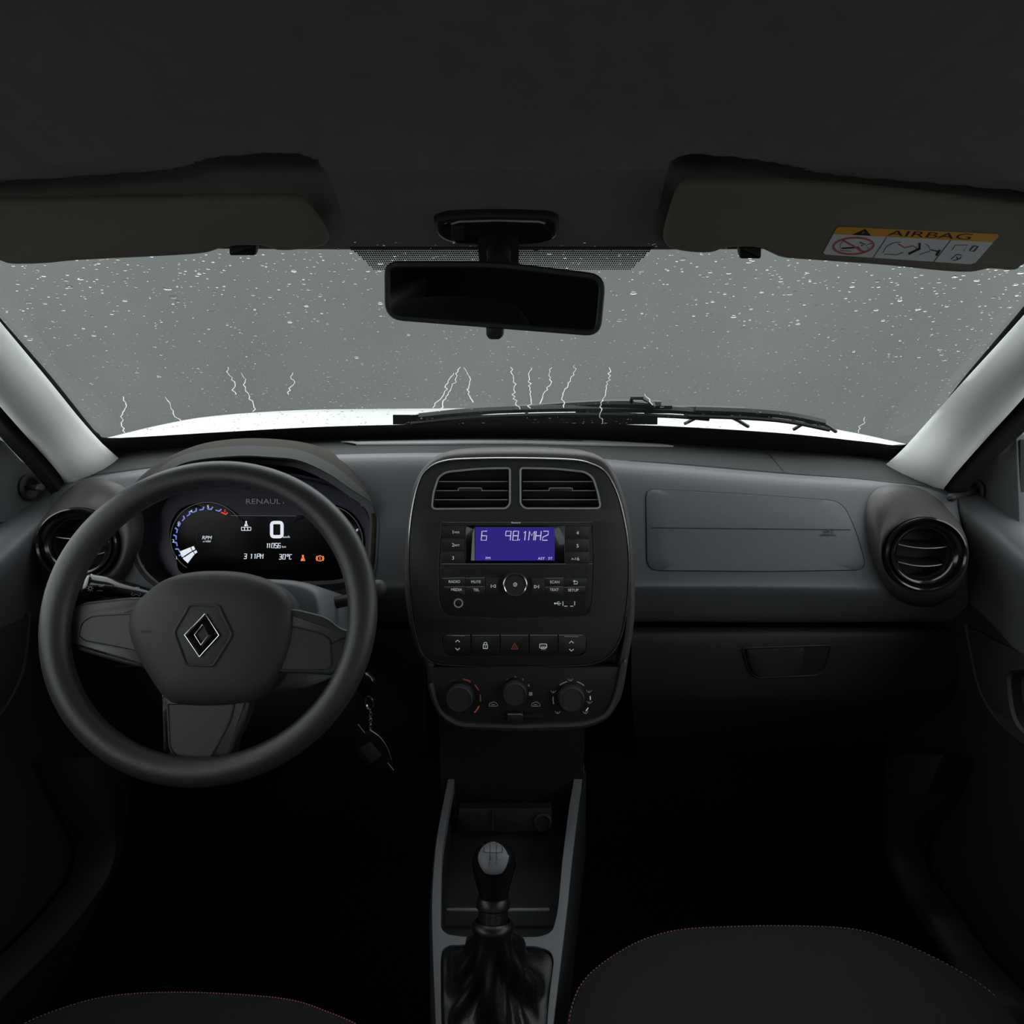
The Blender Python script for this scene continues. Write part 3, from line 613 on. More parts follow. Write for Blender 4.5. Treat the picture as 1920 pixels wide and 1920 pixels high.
# ---------------------------------------------------------------- instrument cluster
K = Fr(U(480, 1005, .925), (0, -1, .16))
cl = thing('instrument_cluster', K.w(0, -.05, 0), 'lit digital instrument cluster behind the steering wheel, blue rev counter and white digits', 'instrument cluster')
o_ = cat([(252, 1000), (258, 950), (300, 915), (400, 893), (480, 888), (560, 893), (640, 915), (690, 955), (700, 1010), (688, 1080), (640, 1112), (480, 1112), (330, 1106), (285, 1085), (260, 1045)], 6, True)
g = MB(); g.mold(K, K.pl(o_), [(.004, -.02), (.004, .012), (0, .013), (-.004, .002), (-.008, 0)], CLBL, 'last'); obj('housing', g, cl)
g = MB(); o_ = cat([(318, 1010), (323, 975), (345, 950), (388, 942), (424, 950), (436, 966), (470, 967), (560, 967), (590, 962), (615, 945), (655, 958), (680, 990), (684, 1030), (672, 1060), (640, 1085), (560, 1090), (470, 1092), (350, 1078), (330, 1050)], 5, True)
g.patch(K, o_, CLUST, [(1, .0005), (.97, .0022), (.5, .0022)]); g.line(K, [(433, 966.5), (556, 967.5)], .9, GRYP, .0028)
obj('display_panel', g, cl)
H = .003
g = MB(); cx, cy = 389, 1009
g.line(K, circ(cx, cy, 69, 67, 50, 35, 236), .9, GRYP, H); obj('dial_ring', g, cl)
def pol(r, a): return (cx+1.08*r*math.cos(math.radians(a)), cy-r*math.sin(math.radians(a)))
g = MB(); angs = [222, 209, 196, 183, 170, 157, 144, 131, 118, 105, 90, 75]
for i, a in enumerate(angs):
    g.line(K, [pol(54.5, a), pol(54.5, a-8)], 2.2, EB, H); g.line(K, [pol(54.5, a-7), pol(59.5, a-9)], 2.6, EB, H)
obj('rev_scale', g, cl)
g = MB(); g.line(K, [(414.5, 960.5), (424, 964.5)], 2.6, ER, H); g.line(K, [(423, 965), (427, 961)], 2.6, ER, H); g.text(K, '6', 422, 957.5, 6, ER, H); obj('red_line_mark', g, cl)
g = MB()
for t, x, y in (('1', 331, 1046), ('2', 325, 1014), ('3', 334, 983), ('4', 358.5, 958.5), ('5', 390, 950)): g.text(K, t, x, y, 5.5, EW, H, bold=1, xs=1.2)
g.text(K, 'RPM', 387.5, 1008, 6.5, EW, H, sh=.2, xs=1.05); g.text(K, 'x1000', 387.5, 1015, 3.2, EW, H, sh=.2, xs=1.3); obj('numerals', g, cl)
g = MB()
g.poly(K, [(337, 1034), (357, 1026), (360, 1033), (341, 1045)], EW, H); g.poly(K, [(358.5, 1025.5), (363.5, 1024), (366, 1030), (361, 1032.5)], EW, H)
g.poly(K, [(342.5, 1047), (361.5, 1034.5), (365, 1039), (352, 1056)], EW, H); g.poly(K, [(363, 1034), (368, 1031.5), (370, 1035.5), (366, 1038.5)], EW, H); obj('needle_bar', g, cl)
g = MB(); g.line(K, circ(cx, cy, 20, 20, 20, 60, 230), .7, DIM, H); g.text(K, 'RENAULT', 499, 940, 9.5, GRYP, H, xs=1.28); obj('lettering', g, cl)
def ring2(mb, fr, x, y, w, h_, t, m, H_, r=3): mb.line(fr, rr(x-w/2, y-h_/2, x+w/2, y+h_/2, r), t, m, H_, True)
g = MB(); ring2(g, K, 519, 993, 19.5, 26.5, 6.2, EW, H, 5); g.text(K, 'km/h', 537, 1006.5, 4.2, EW, H, xs=1.1); obj('speed_digit', g, cl)
def strokes(mb, fr, ch, x, y, w, h_, t, m, H_):
    S = {'0': [[(0, 0), (1, 0), (1, 1), (0, 1), (0, 0)]], '1': [[(.3, .2), (.6, 0), (.6, 1)]], '3': [[(0, 0), (1, 0), (1, 1), (0, 1)], [(.2, .5), (1, .5)]], '5': [[(1, 0), (0, 0), (0, .48), (1, .52), (1, 1), (0, 1)]],
         '6': [[(1, 0), (0, 0), (0, 1), (1, 1), (1, .5), (0, .5)]], '8': [[(0, 0), (1, 0), (1, 1), (0, 1), (0, 0)], [(0, .5), (1, .5)]], '9': [[(1, .5), (0, .5), (0, 0), (1, 0), (1, 1)]],
         'M': [[(0, 1), (0, 0), (.5, .5), (1, 0), (1, 1)]], 'H': [[(0, 0), (0, 1)], [(1, 0), (1, 1)], [(0, .5), (1, .5)]], 'Z': [[(0, 0), (1, 0), (1, .4), (0, .65), (0, 1), (1, 1)]], 'P': [[(0, 1), (0, 0), (1, 0), (1, .5), (0, .5)]],
         'C': [[(1, .05), (.1, 0), (.1, 1), (1, .95)]], 'o': [[(.1, 0), (.7, 0), (.7, .4), (.1, .4), (.1, 0)]], '.': [[(0, .88), (0, 1.02)]]}[ch]
    for q in S: mb.line(fr, [(x+(a-.0)*w+(.5-b)*h_*.10, y+(b-.5)*h_) for a, b in q], t, m, H_)
g = MB()
for c, x in zip('11056', (499, 503, 509.5, 515.5, 521.5)): strokes(g, K, c, x, 1023, 4.3, 8.5, 1.5, EW, H)
g.text(K, 'km', 532.5, 1025, 4, EW, H, xs=1.1); obj('odometer', g, cl)
g = MB()
for c, x in zip('311PM', (457.5, 469, 475.5, 482, 488.5)): strokes(g, K, c, x, 1043, 4.6, 9, 1.5, EW, H)
for c, x in zip('30oC', (523.5, 530.5, 537.5, 542.5)): strokes(g, K, c, x, 1044, 4.4, 9, 1.5, EW, H)
obj('clock_and_temperature', g, cl)
def belt(mb, x, y, s, m):
    mb.poly(K, circ(x, y-5*s, 2*s, n=10), m, H); mb.poly(K, [(x-1.5*s, y-3*s), (x+1.5*s, y-3*s), (x+4.5*s, y+4*s), (x-4.5*s, y+4*s)], m, H); mb.line(K, [(x-2*s, y-2*s), (x+3*s, y+3*s)], .8*s, CLUST, H+.0003)
g = MB(); belt(g, 461.5, 983, .9, EW)
for i in (-6, 0, 6): ring2(g, K, 461.5+i, 991.5, 5.6, 6, 1.1, EW, H, .5)
obj('seat_belt_icon', g, cl)
g = MB(); belt(g, 568, 1047.5, 1.05, EO); obj('belt_warning_lamp', g, cl, label='orange seat belt lamp')
g = MB(); g.line(K, circ(600, 1047, 5, n=18), 1.4, EO, H, True); g.line(K, [(600, 1044), (600, 1050)], 1.4, EO, H); g.line(K, circ(600, 1047, 7, n=8, a0=140, a1=220), 1.5, EO, H); g.line(K, circ(600, 1047, 7, n=8, a0=-40, a1=40), 1.5, EO, H); obj('brake_warning_lamp', g, cl, label='orange brake lamp')
g = MB(); g.line(K, circ(612, 1018, 68, 70, 40, -18, 100), .9, GRYP, H); g.line(K, [(622, 961), (636, 967)], 2.4, ER, H); g.line(K, [(636, 967), (639, 961)], 2.4, ER, H); g.text(K, 'H', 634, 958, 6.5, ER, H); obj('temperature_mark', g, cl, label='red H mark')
g = MB(); g.text(K, 'F', 669, 995, 6.5, EW, H, sh=.2); g.line(K, [(660, 991), (664, 1000)], 2.6, EB, H); g.poly(K, [(655, 1005), (663, 1004), (665, 1014), (657, 1016)], EW, H); g.line(K, [(665, 1004), (667, 1014)], 2, EB, H); g.line(K, [(667, 1018), (667, 1026)], 2.4, EB, H)
g.poly(K, circ(673, 1021, 4.5, 3.4, 14), EW, H); obj('fuel_scale', g, cl)
# ================================================================== centre stack
S = Fr(U(966, 1060, .80), (0, -1, .20))
so = cat([(966, 847), (860, 850), (818, 860), (790, 885), (771, 930), (760, 1000), (758, 1080), (768, 1170), (783, 1225), (800, 1252), (806, 1300), (826, 1343), (862, 1366), (966, 1373), (1080, 1369), (1130, 1354), (1163, 1312), (1177, 1240), (1188, 1170), (1190, 1090), (1184, 1000), (1169, 930), (1147, 880), (1122, 858), (1075, 850)], 5, True)
sto = S.w(0, -.16, -.02)
st = thing('center_stack', sto, 'tall rounded centre stack housing between wheel and glovebox, holding vents, radio and heater controls', 'centre stack')
g = MB(); P = S.pl(so, -.006); g.mold(S, P, [(.012, -.16), (.006, -.05), (.002, -.014), (-.002, -.007), (-.006, -.006), (-.010, -.008), (-.011, -.034)], STKM, 'last')
obj('housing', g, st, angle=60)
ch = cat([(966, 861), (870, 862.5), (830, 867), (806, 878), (790, 897), (777, 940), (769, 1000), (768, 1070), (773, 1140), (785, 1203), (797, 1228), (816, 1241), (860, 1246), (966, 1248), (1080, 1246), (1120, 1240), (1145, 1224), (1162, 1195), (1172, 1150), (1178, 1080), (1175, 1010), (1163, 948), (1150, 912), (1134, 886), (1110, 872), (1072, 864)], 6, True)
vl = rpoly([(812, 952, 6), (815, 925, 6), (824, 896, 8), (838, 887, 8), (900, 881, 20), (954, 880, 3), (954, 944, 8), (948, 951, 5)], 5)
vr = rpoly([(978, 880, 3), (1040, 881, 20), (1096, 887, 10), (1110, 897, 8), (1119, 925, 6), (1124, 951, 6), (985, 951, 6), (978, 944, 8)], 5)
rad = rpoly([(827, 979, 4), (1112, 979, 4), (1115, 1060, 20), (1112, 1130, 12), (1104, 1152, 16), (1080, 1157, 10), (966, 1159, 20), (855, 1157, 10), (832, 1152, 16), (823, 1130, 12), (821, 1060, 20)], 8)
swp = rpoly([(828, 1193, 8), (840, 1189, 6), (1092, 1190, 8), (1101, 1198, 6), (1099, 1222, 8), (1090, 1230, 8), (842, 1230, 8), (832, 1222, 8)], 6)
g = MB(); g.holed(S, ch, [vl, vr, rad, swp], -.008, .0035, DARK, .0015, -.03)
obj('bezel', g, st, angle=30)
g = MB(); g.mold(S, S.pl(ch, .003), [(.0028, -.006), (.0028, .0026), (.0020, .0044), (.0006, .0044), (0, .003), (-.0002, -.002)], CHROME); obj('chrome_ring', g, st, label='thin chrome ring around the stack')
g = MB(); g.patch(S, [(a, b) for a, b in rr(800, 970, 1130, 1180, 20)], BLACK, [(1, -.028), (.5, -.028)]); obj('inner_panel', g, st)
# centre vents
for vo, x0, x1, lab in ((vl, 812, 953, 'left one of the two centre air vents above the radio'), (vr, 979, 1124, 'right one of the two centre air vents above the radio')):
    xm = (x0+x1)/2; v = thing('air_vent', S.W(xm, 950, 0), 'rectangular slatted air vent, '+lab, 'air vent', 'centre air vents')
    g = MB(); g.mold(S, S.pl(vo, .003), [(.0004, -.026), (.0004, .0042), (.0024, .0046), (.0030, .0034)], GREYTR); g.mold(S, S.pl(vo, .003), [(-.0002, .004), (-.001, -.02), (-.001, -.027)], BLACK, 'last'); obj('vent_frame', g, v)
    for y in (903, 920, 937):
        e = (6 if y < 910 else 2); l = x0+(e if x0 < 900 else 1); r = x1-(1 if x0 < 900 else e)
        g = MB(); g.box(S, l, y-.6, r, y+1.6, -.024, -.0012, BLACK); g.box(S, l, y-.7, r, y+.5, -.0014, -.0006, GREYTR); obj('slat', g, v)
    g = MB(); xm += (-1 if x0 < 900 else 0); g.plate(S, rr(xm-22, 914.5, xm+22, 922, 3), -.004, .0022, DARK, .0008); g.line(S, [(xm-22, 921), (xm-22, 916), (xm-19, 914.8), (xm+19, 914.8), (xm+22, 916), (xm+22, 921)], 1.3, GREYTR, .0024); obj('adjuster_tab', g, v)
# radio
ro = thing('car_radio', S.W(966, 1157, 0), 'black car radio with blue lit frequency display and round chrome knob', 'radio')
RH = .0015
g = MB(); g.plate(S, rad, -.02, RH, PIANO if False else DARK, .001); g.line(S, rad, 1.2, GREYTR, RH+.0004, True); g.line(S, [(828, 1057.5), (1111, 1057.5)], .8, GRYP, RH+.0003)
obj('faceplate', g, ro)
g = MB(); g.plate(S, rr(873, 985, 1059, 1057, 2), RH-.001, RH+.0006, PIANO, .0003); ds = obj('display', g, ro)
g = MB(); g.poly(S, [(891, 988), (1040, 988.5), (1040, 1051), (891, 1051)], LCD, RH+.0010); obj('screen', g, ds, label='blue lit screen')
g = MB(); g.poly(S, [(889.5, 988.5), (890, 1051), (883, 1051), (886, 1000)], GRYP, RH+.0009); obj('screen_edge', g, ds)
g = MB(); T = RH+.0013
for c, x in (('6', 903), ('9', 948), ('8', 962), ('.', 974.5), ('1', 979), ('M', 992), ('H', 1004.5), ('Z', 1018)): strokes(g, S, c, x, 1004.5, 9.5, 17, 1.5, LCDT, T)
g.text(S, 'FM', 915, 1046.5, 4.6, LCDT, T, xs=1.15); g.text(S, 'AST', 1015, 1047, 4.6, LCDT, T, xs=1.15); g.text(S, 'ST', 1032, 1047, 4.6, LCDT, T, xs=1.15); obj('screen_digits', g, ds, label='glowing 6 98.1MHZ readout')
g = MB(); g.text(S, 'Bluetooth', 967.5, 978.6 if False else 979.8, 3.0, WHITE, .0040, xs=1.0); obj('lettering', g, ro)
def button(par, pts, items, m=BTN, h=.0012, name='button', base=RH, bev=.0005):
    g = MB(); g.plate(S, pts, base, base+h, m, bev)
    for it in items: it(g, base+h+.0004)
    return obj(name, g, par)
def tx(t, x, y, hp, m=WHITE, xs=1.1): return lambda g, h: g.text(S, t, x, y, hp, m, h, xs=xs)
def ln(p, w=1.2, m=WHITE, c=False): return lambda g, h: g.line(S, p, w, m, h, c)
for i, (a, b) in enumerate((('1', 'MIX'), ('2', 'RPT'), ('3', ''))):
    y0 = 985+24.3*i; button(ro, rr(827.5, y0, 870.5, y0+23.2, 1.5), [tx(a, 849.5, y0+12.5, 6.3)]+([tx(b, 857, y0+13.2, 3.6)] if b else []), name='preset_button')
for i, (a, b) in enumerate((('4', ''), ('5', ''), ('6', 'A-Z'))):
    y0 = 986+24.3*i; button(ro, rr(1060.5, y0, 1104.5, y0+23.2, 1.5), [tx(a, 1083+(i == 2), y0+13, 6.3)]+([tx(b, 1076, y0+13.2, 3.6)] if b else []), name='preset_button')
L = (('RADIO', rpoly([(829, 1083), (872.4, 1083), (872.4, 1098.8), (831, 1098.8)], 1.5), 852, 1090.5), ('MUTE', rr(873, 1083, 910, 1098.8, 1), 892.5, 1090.8), ('MEDIA', rpoly([(831, 1099.6), (872.4, 1099.6), (872.4, 1116, 1), (845, 1115, 10)], 1.5), 856, 1105.5), ('TEL', rr(873, 1099.6, 910, 1116.5, 1), 893, 1106),
     ('SCAN', rr(1022, 1083.5, 1057, 1099, 1), 1040, 1091.2), ('TEXT', rr(1022, 1100, 1057, 1116.5, 1), 1039, 1105.7), ('SETUP', rpoly([(1057.6, 1100), (1099, 1100), (1094, 1114, 8), (1057.6, 1116.5)], 1.5), 1075, 1106.5))
for t, p, x, y in L: button(ro, p, [tx(t, x, y, 4.9, xs=1.0), (lambda g, h, p=p: g.line(S, [p[0], p[5]], .7, GRYP, h))], name='function_button')
button(ro, rpoly([(1057.6, 1083.5), (1101, 1084), (1099.5, 1099), (1057.6, 1099)], 1.5), [ln([(1075, 1090), (1082, 1090), (1083, 1092.5), (1082, 1095), (1075.5, 1095)], 1.1), ln([(1078, 1087.5), (1075, 1090), (1078, 1092.5)], 1.1)], name='back_button')
button(ro, rpoly([(911, 1083), (938, 1083), (934, 1099), (938, 1116.5), (911, 1116.5)], 1.5), [ln([(921, 1096), (921, 1102)]), ln([(929, 1096), (929, 1102)]), ln([(928, 1096.5), (923, 1099), (928, 1101.5)], 1.2)], name='seek_button')
button(ro, rpoly([(994, 1083.5), (1021, 1083.5), (1021, 1116.5), (994, 1116.5), (998, 1100)], 1.5), [ln([(1002, 1097), (1002, 1103)]), ln([(1010, 1097), (1010, 1103)]), ln([(1003, 1097.5), (1008, 1100), (1003, 1102.5)], 1.2)], name='seek_button')
g = MB(); c = S.px(966, 1096, .010); k = S.sc(966, 1096)
g.lathe(S, c, [(24*k, RH), (23.6*k, .004), (22*k, .012), (20.4*k, .0135), (18*k, .0132), (17.2*k, .0122)], BTN, 48); kn = obj('volume_knob', g, ro)
g = MB(); g.lathe(S, c, [(23*k, .0122), (22.4*k, .0138), (20.6*k, .0142), (19.4*k, .0136)], CHROME, 48, False); obj('chrome_rim', g, kn, label='chrome rim')
g = MB(); g.line(S, circ(966, 1096, 3.2, n=16), 1.1, WHITE, .0127, True); g.line(S, [(966, 1094.5), (966, 1097.5)], 1, WHITE, .0127); obj('power_mark', g, kn)
g = MB(); c = S.px(859.5, 1131, RH); g.lathe(S, c, [(9*k, RH), (8.6*k, RH+.001), (6.6*k, RH+.0008), (5.6*k, RH-.002)], GRYP, 28, False); g.lathe(S, c, [(6*k, RH+.0003), (4*k, RH+.0004), (2.2*k, RH+.0012)], BLACK, 20); obj('aux_socket', g, ro)
g = MB(); g.plate(S, rr(1054.5, 1126, 1078.5, 1137.5, 2), RH, RH+.0005, BLACK, .0002)
for p in ([(1055.5, 1127.5), (1055.5, 1136)], [(1077.5, 1127.5), (1077.5, 1135)], [(1058, 1136.5), (1064, 1136.5)], [(1069, 1136.5), (1075, 1136.5)]): g.line(S, p, 1.3, WHITE, RH+.0008)
g.line(S, [(1040, 1131.5), (1052, 1131.5)], 1.1, WHITE, RH+.0008); g.line(S, [(1043, 1131.5), (1046, 1128.5), (1049, 1128.5)], .9, WHITE, RH+.0008); g.line(S, [(1044.5, 1131.5), (1047.5, 1134.5), (1050, 1134.5)], .9, WHITE, RH+.0008); g.poly(S, circ(1040.5, 1131.5, 1.8, n=10), WHITE, RH+.0008); obj('usb_socket', g, ro)
g = MB(); g.line(S, circ(840, 1069, 4.5, 3.5, 12), .9, DIM, RH+.0006, True); g.line(S, [(836, 1069), (845, 1069)], .8, DIM, RH+.0006); obj('disc_mark', g, ro)
# switches
sw = thing('switch_panel', S.W(966, 1230, 0), 'row of five black push switches with lock and red hazard triangle below the radio', 'switch panel')
g = MB(); g.plate(S, swp, -.02, .0, BLACK, .0008); obj('backing', g, sw)
xs = [829, 883, 937.5, 992, 1046.5, 1101]; nm = ['window_switch', 'lock_button', 'hazard_button', 'demister_button', 'window_switch']
def chev(x, y, d): return ln([(x-4, y+2*d), (x, y-2*d), (x+4, y+2*d)], 1.3)
ic = [[chev(858, 1202, 1), chev(858, 1217, -1), ln([(846, 1191.6), (871, 1192.2)], 1.2, GREYTR)],
      [ln(rr(906, 1209, 914, 1216, 1), 1.3, WHITE, True), ln([(907.5, 1209), (907.5, 1206), (909, 1204.5), (911.5, 1204.5), (913, 1206), (913, 1209)], 1.2), ln([(910, 1211), (910, 1214)], 1)],
      [ln([(965, 1206), (971.5, 1217), (958.5, 1217)], 1.5, REDP, True), ln([(965, 1210), (968, 1215), (962, 1215)], 1.2, REDD, True)],
      [ln(rr(1012, 1207.5, 1025, 1215, 1.5), 1.3, WHITE, True)]+[ln([(x, 1211), (x+1, 1213.5), (x, 1216), (x+.6, 1218.5)], .9) for x in (1015.5, 1018.5, 1021.5)],
      [chev(1071.5, 1204, 1), chev(1071.5, 1219, -1), ln([(1058, 1193.4), (1085, 1193.8)], 1.2, GREYTR)]]
for i in range(5):
    a, b = xs[i]+.6, xs[i+1]-.6; r1 = 8 if i == 0 else 1; r2 = 8 if i == 4 else 1
    button(sw, rpoly([(a, 1190.5, r1), (b, 1190.5, r2), (b-(2 if i == 4 else 0), 1224, r2), (a+(2 if i == 0 else 0), 1224, r1)], 1), ic[i]+[ln([(a+r1, 1190.9), (b-r2, 1190.9)], 1.1, GREYTR)], DARK, .0035, nm[i], 0, .001)
# climate controls
cm = thing('climate_control_panel', S.W(966, 1360, -.01), 'black heater control panel with three round knobs below the switches', 'heater controls')
co_ = rpoly([(803, 1251, 4), (1168, 1251, 4), (1160, 1300, 20), (1140, 1345, 30), (1090, 1361, 20), (966, 1364, 20), (860, 1361, 20), (826, 1340, 25), (810, 1300, 20)], 10, 5)
g = MB(); g.plate(S, co_, -.02, -.005, DARK, .001); g.mold(S, S.pl(rpoly([(803, 1256, 4), (810, 1300, 20), (826, 1340, 25), (860, 1361, 20), (966, 1364, 20), (1090, 1361, 20), (1140, 1345, 30), (1160, 1300, 20), (1170, 1240, 4)], 10, 5), 0)[6:-2], [(.006, -.012), (.005, -.003), (.001, .0005), (-.003, -.001), (-.004, -.006)], STKM, closed=False); obj('panel', g, cm)
CH = -.0045
def knob(x, y, r, lab):
    g = MB(); k = S.sc(x, y); c = S.px(x, y, .012)
    g.lathe(S, c, [(1.10*r*k, CH), (1.08*r*k, .002), (1.04*r*k, .004)], DARK, 44, False)
    g.lathe(S, c, [(1.04*r*k, .0), (1.03*r*k, .008), (1.0*r*k, .0125), (.93*r*k, .0135), (.90*r*k, .0118), (.2*r*k, .0118)], KNOB, 44); return obj('knob', g, cm, label=lab)
knob(861, 1311, 24, None); knob(965, 1302, 21.5, None); knob(1072, 1312, 23, None)
g = MB(); X, Y = 861, 1311
for a0, a1, m in ((120, 100, DIM), (82, 58, REDD), (45, 25, REDD), (12, -8, REDD), (-22, -45, REDP), (150, 138, DIM)): g.line(S, circ(X+1, Y-1, 39, 37, 8, a0, a1), 2.6, m, CH)
obj('temperature_scale', g, cm, label='red temperature scale')
g = MB()
for t, x, y, m in (('AC', 920, 1276, DIM), ('1', 950.5, 1275, GRYP), ('2', 966, 1271, GRYP), ('3', 980, 1275, GRYP), ('4', 991, 1285, GRYP)): g.text(S, t, x, y, 6.3, m, CH)
for a in range(4): g.poly(S, circ(995+2.2*math.cos(a*PI/2+.78), 1301+2.2*math.sin(a*PI/2+.78), 2, n=8), GRYP, CH)
obj('fan_scale', g, cm)
g = MB()
for x, fl in ((925, 1), (1004.5, -1)): g.line(S, cat([(x-8, 1324), (x-7, 1319), (x-3, 1317.5), (x+1, 1316), (x+5, 1318), (x+8, 1321), (x+8, 1324)], 3), 1.1, GRYP, CH, True); g.line(S, [(x-4, 1321), (x+3, 1321)], 1, GRYP, CH)
obj('recirculation_icons', g, cm)
g = MB(); g.plate(S, rr(915, 1340, 1019, 1347, 3), CH-.001, CH+.0004, BLACK, .0002); g.plate(S, rr(951, 1338, 981, 1356, 3), CH, .007, DARK, .0015); g.line(S, [(952, 1339), (978, 1339), (980, 1342)], 1.4, GREYTR, .0074); obj('recirculation_slider', g, cm)
g = MB(); X, Y = 1072, 1311
for a0, a1 in ((130, 104), (74, 48), (10, -2), (-28, -40), (196, 172)): g.line(S, circ(X, Y, 35, 34, 8, a0, a1), 2., GRYP if a0 == 196 else WHITE if a0 < 100 and a0 < 20 else GRYP, CH)
for x, y in ((1069.5, 1275), (1037.5, 1297), (1104.5, 1296.5), (1105.5, 1317), (1097.5, 1336), (1045.6, 1336)):
    g.line(S, [(x-5, y-2.5), (x-2, y+1.5), (x+2, y+1.5), (x+5, y-2.5)], 1.1, GRYP, CH); g.line(S, [(x, y-2), (x, y+2.5)], 1.1, GRYP, CH)
obj('airflow_scale', g, cm)
g = MB(); g.box(Fr((0, .84, .45), (0, -1, .0)), -.115, -.16, .115, .08, -.1, 0, BLACK, px=False); obj('cubby_shade_block', g, st)  # black block added for the deep shade under the stack
# ================================================================== steering wheel
TW = math.radians(26); WN = V((0, -math.cos(TW), math.sin(TW))); W0 = Fr(U(391, 1174, .63), WN); wk = W0.sc(391, 1174)
sw_ = thing('steering_wheel', W0.w(0, 0, -.05), 'black three-spoke steering wheel with a diamond badge on its hub', 'steering wheel')
c = W0.px(391.5, 1173.5); q1 = (W0.px(77.5, 1173)-c).length; q2 = (W0.px(391, 866)-c).length; q3 = (W0.px(391, 1476)-c).length; q4 = (W0.px(705.5, 1173)-c).length
rx = (q1+q4)/2; ry = (q2+q3)/2; cx_ = c.x+(q4-q1)/2; cy_ = c.y+(q2-q3)/2; rt = 26*wk
g = MB(); n = 120; rows = []
for i in range(n):
    a = 2*PI*i/n; d = V((math.cos(a), math.sin(a))); e = V((rx*d.x, ry*d.y)); L_ = e.length; e /= L_
    th = 1+.12*max(0, math.cos(a-.45))**8+.12*max(0, math.cos(a-PI+.45))**8
    rows.append([W0.w(cx_+e.x*(L_-rt+rt*math.cos(b)*th), cy_+e.y*(L_-rt+rt*math.cos(b)*th), rt*.86*math.sin(b)) for b in [2*PI*k/20 for k in range(20)]])
g.grid(rows, WHEELM, cu=True, cv=True); obj('rim', g, sw_, angle=80)
HD = -.012
hub = cat([(277, 1102), (306, 1083), (340, 1073), (380, 1069), (430, 1070), (470, 1077), (511, 1093), (538, 1122), (546, 1160), (542, 1204), (528, 1247), (508, 1287), (487, 1308), (463, 1320), (396, 1327), (329, 1324), (303, 1311), (284, 1287), (257, 1243), (240, 1204), (234, 1172), (243, 1137)], 4, True)
P = W0.pl(hub, .0); g = MB()
g.mold(W0, P, [(-.004, -.045), (-.001, -.020), (0, -.012), (-.002, -.004), (-.007, .001)], HUBM)
cen = sum(P, V((0, 0)))/len(P); pr = [(1., None)]
N_ = [];
base = g.v[-len(P):]; rows = [base]; cw = W0.w(cen.x, cen.y, .001)
for t, h in ((.92, .0035), (.8, .0065), (.65, .0085), (.5, .0098), (.35, .0105), (.2, .011), (.05, .011)): rows.append([cw+(p-cw)*t+WN*h for p in base])
g.grid(rows, HUBM, cu=True); g.add(rows[-1], [tuple(range(len(P)))], HUBM)
HB = MB(); HB.grid(rows, HUBM, cu=True); HB.add(rows[-1], [tuple(range(len(P)))], HUBM); HBS = Surf(HB)
hu = obj('hub_cover', g, sw_, angle=70)
g = MB(); hx = rpoly([(357, 1134, 5), (410, 1135, 5), (436, 1190, 8), (400, 1249, 5), (350, 1247, 5), (327, 1185, 8)], 5, 5)
hx = resample(hx, 60, True); g.ptube(HBS, hx, .0014, HUBM, .0006); g.patch(HBS, hx, HUBM, [(.97, .0002), (.94, .0004), (.5, .0006)]); em = obj('badge_plate', g, hu)
do = [(388, 1154), (395, 1157), (412, 1192), (378, 1229), (366, 1222), (349, 1190), (377, 1156)]
dd = [(386.5, 1151), (412.5, 1191), (376, 1231), (348.5, 1190)]; dm_ = [(385, 1161), (404, 1191), (377, 1219), (357, 1190)]; di = [(382, 1171), (393, 1191), (379, 1209), (367, 1190)]
g = MB(); E = lambda pts, h: [HBS.W(x, y, h) for x, y in pts]
ro_ = [E(dd, .0006), E(dd, .0022), E([(a*.5+c*.5, b*.5+d*.5) for (a, b), (c, d) in zip(dd, di)], .0060), E(di, .0026), E(di, .0008)]
g.grid(ro_[1:4], PIANO, cu=True); g.grid(ro_[:2], CHROME, cu=True); g.grid(ro_[3:], CHROME, cu=True)
g.ptube(HBS, dd, .0007, CHROME, .0024); g.ptube(HBS, di, .0005, CHROME, .0028); obj('diamond_badge', g, em, label='chrome edged diamond badge', smooth=False)
g = MB(); g.text(HBS, 'AIRBAG', 274, 1184, 4, BLACK, .0006); obj('lettering', g, hu)
def spoke(pts, pan, name='spoke', wing=None, hb=-.03, ht=-.006):
    g = MB(); g.mold(W0, W0.pl(pts, ht), [(-.003, hb), (0, ht-.004), (-.001, ht-.001), (-.004, ht)], WHEELM, 'last'); s_ = obj(name, g, sw_, angle=70)
    g = MB(); g.mold(W0, W0.pl(pan, ht), [(.0006, ht-.001), (.0006, ht+.0012), (-.0008, ht+.0015), (-.0014, ht+.0002), (-.002, ht+.0002)], SPOKE, 'last'); obj('spoke_panel', g, s_)
spoke(rpoly([(108, 1150, 8), (127, 1150, 10), (150, 1130, 14), (240, 1120, 10), (290, 1120, 6), (290, 1256, 6), (240, 1248, 16), (150, 1222, 20), (118, 1206, 8), (104, 1210, 6)], 10, 5), rpoly([(147, 1192, 4), (153, 1167, 12), (172, 1154, 10), (262, 1149, 3), (258, 1222, 3), (232, 1216, 12), (158, 1202, 8)], 6, 5))
spoke(rpoly([(520, 1140, 5), (556, 1142, 10), (612, 1156, 14), (640, 1180, 12), (672, 1182, 6), (664, 1240, 6), (640, 1252, 12), (622, 1268, 12), (590, 1264, 8), (500, 1262, 5)], 10, 5), rpoly([(530, 1172, 3), (560, 1176, 10), (604, 1188, 14), (620, 1200, 10), (622, 1248, 8), (612, 1257, 8), (525, 1257, 3)], 6, 5))
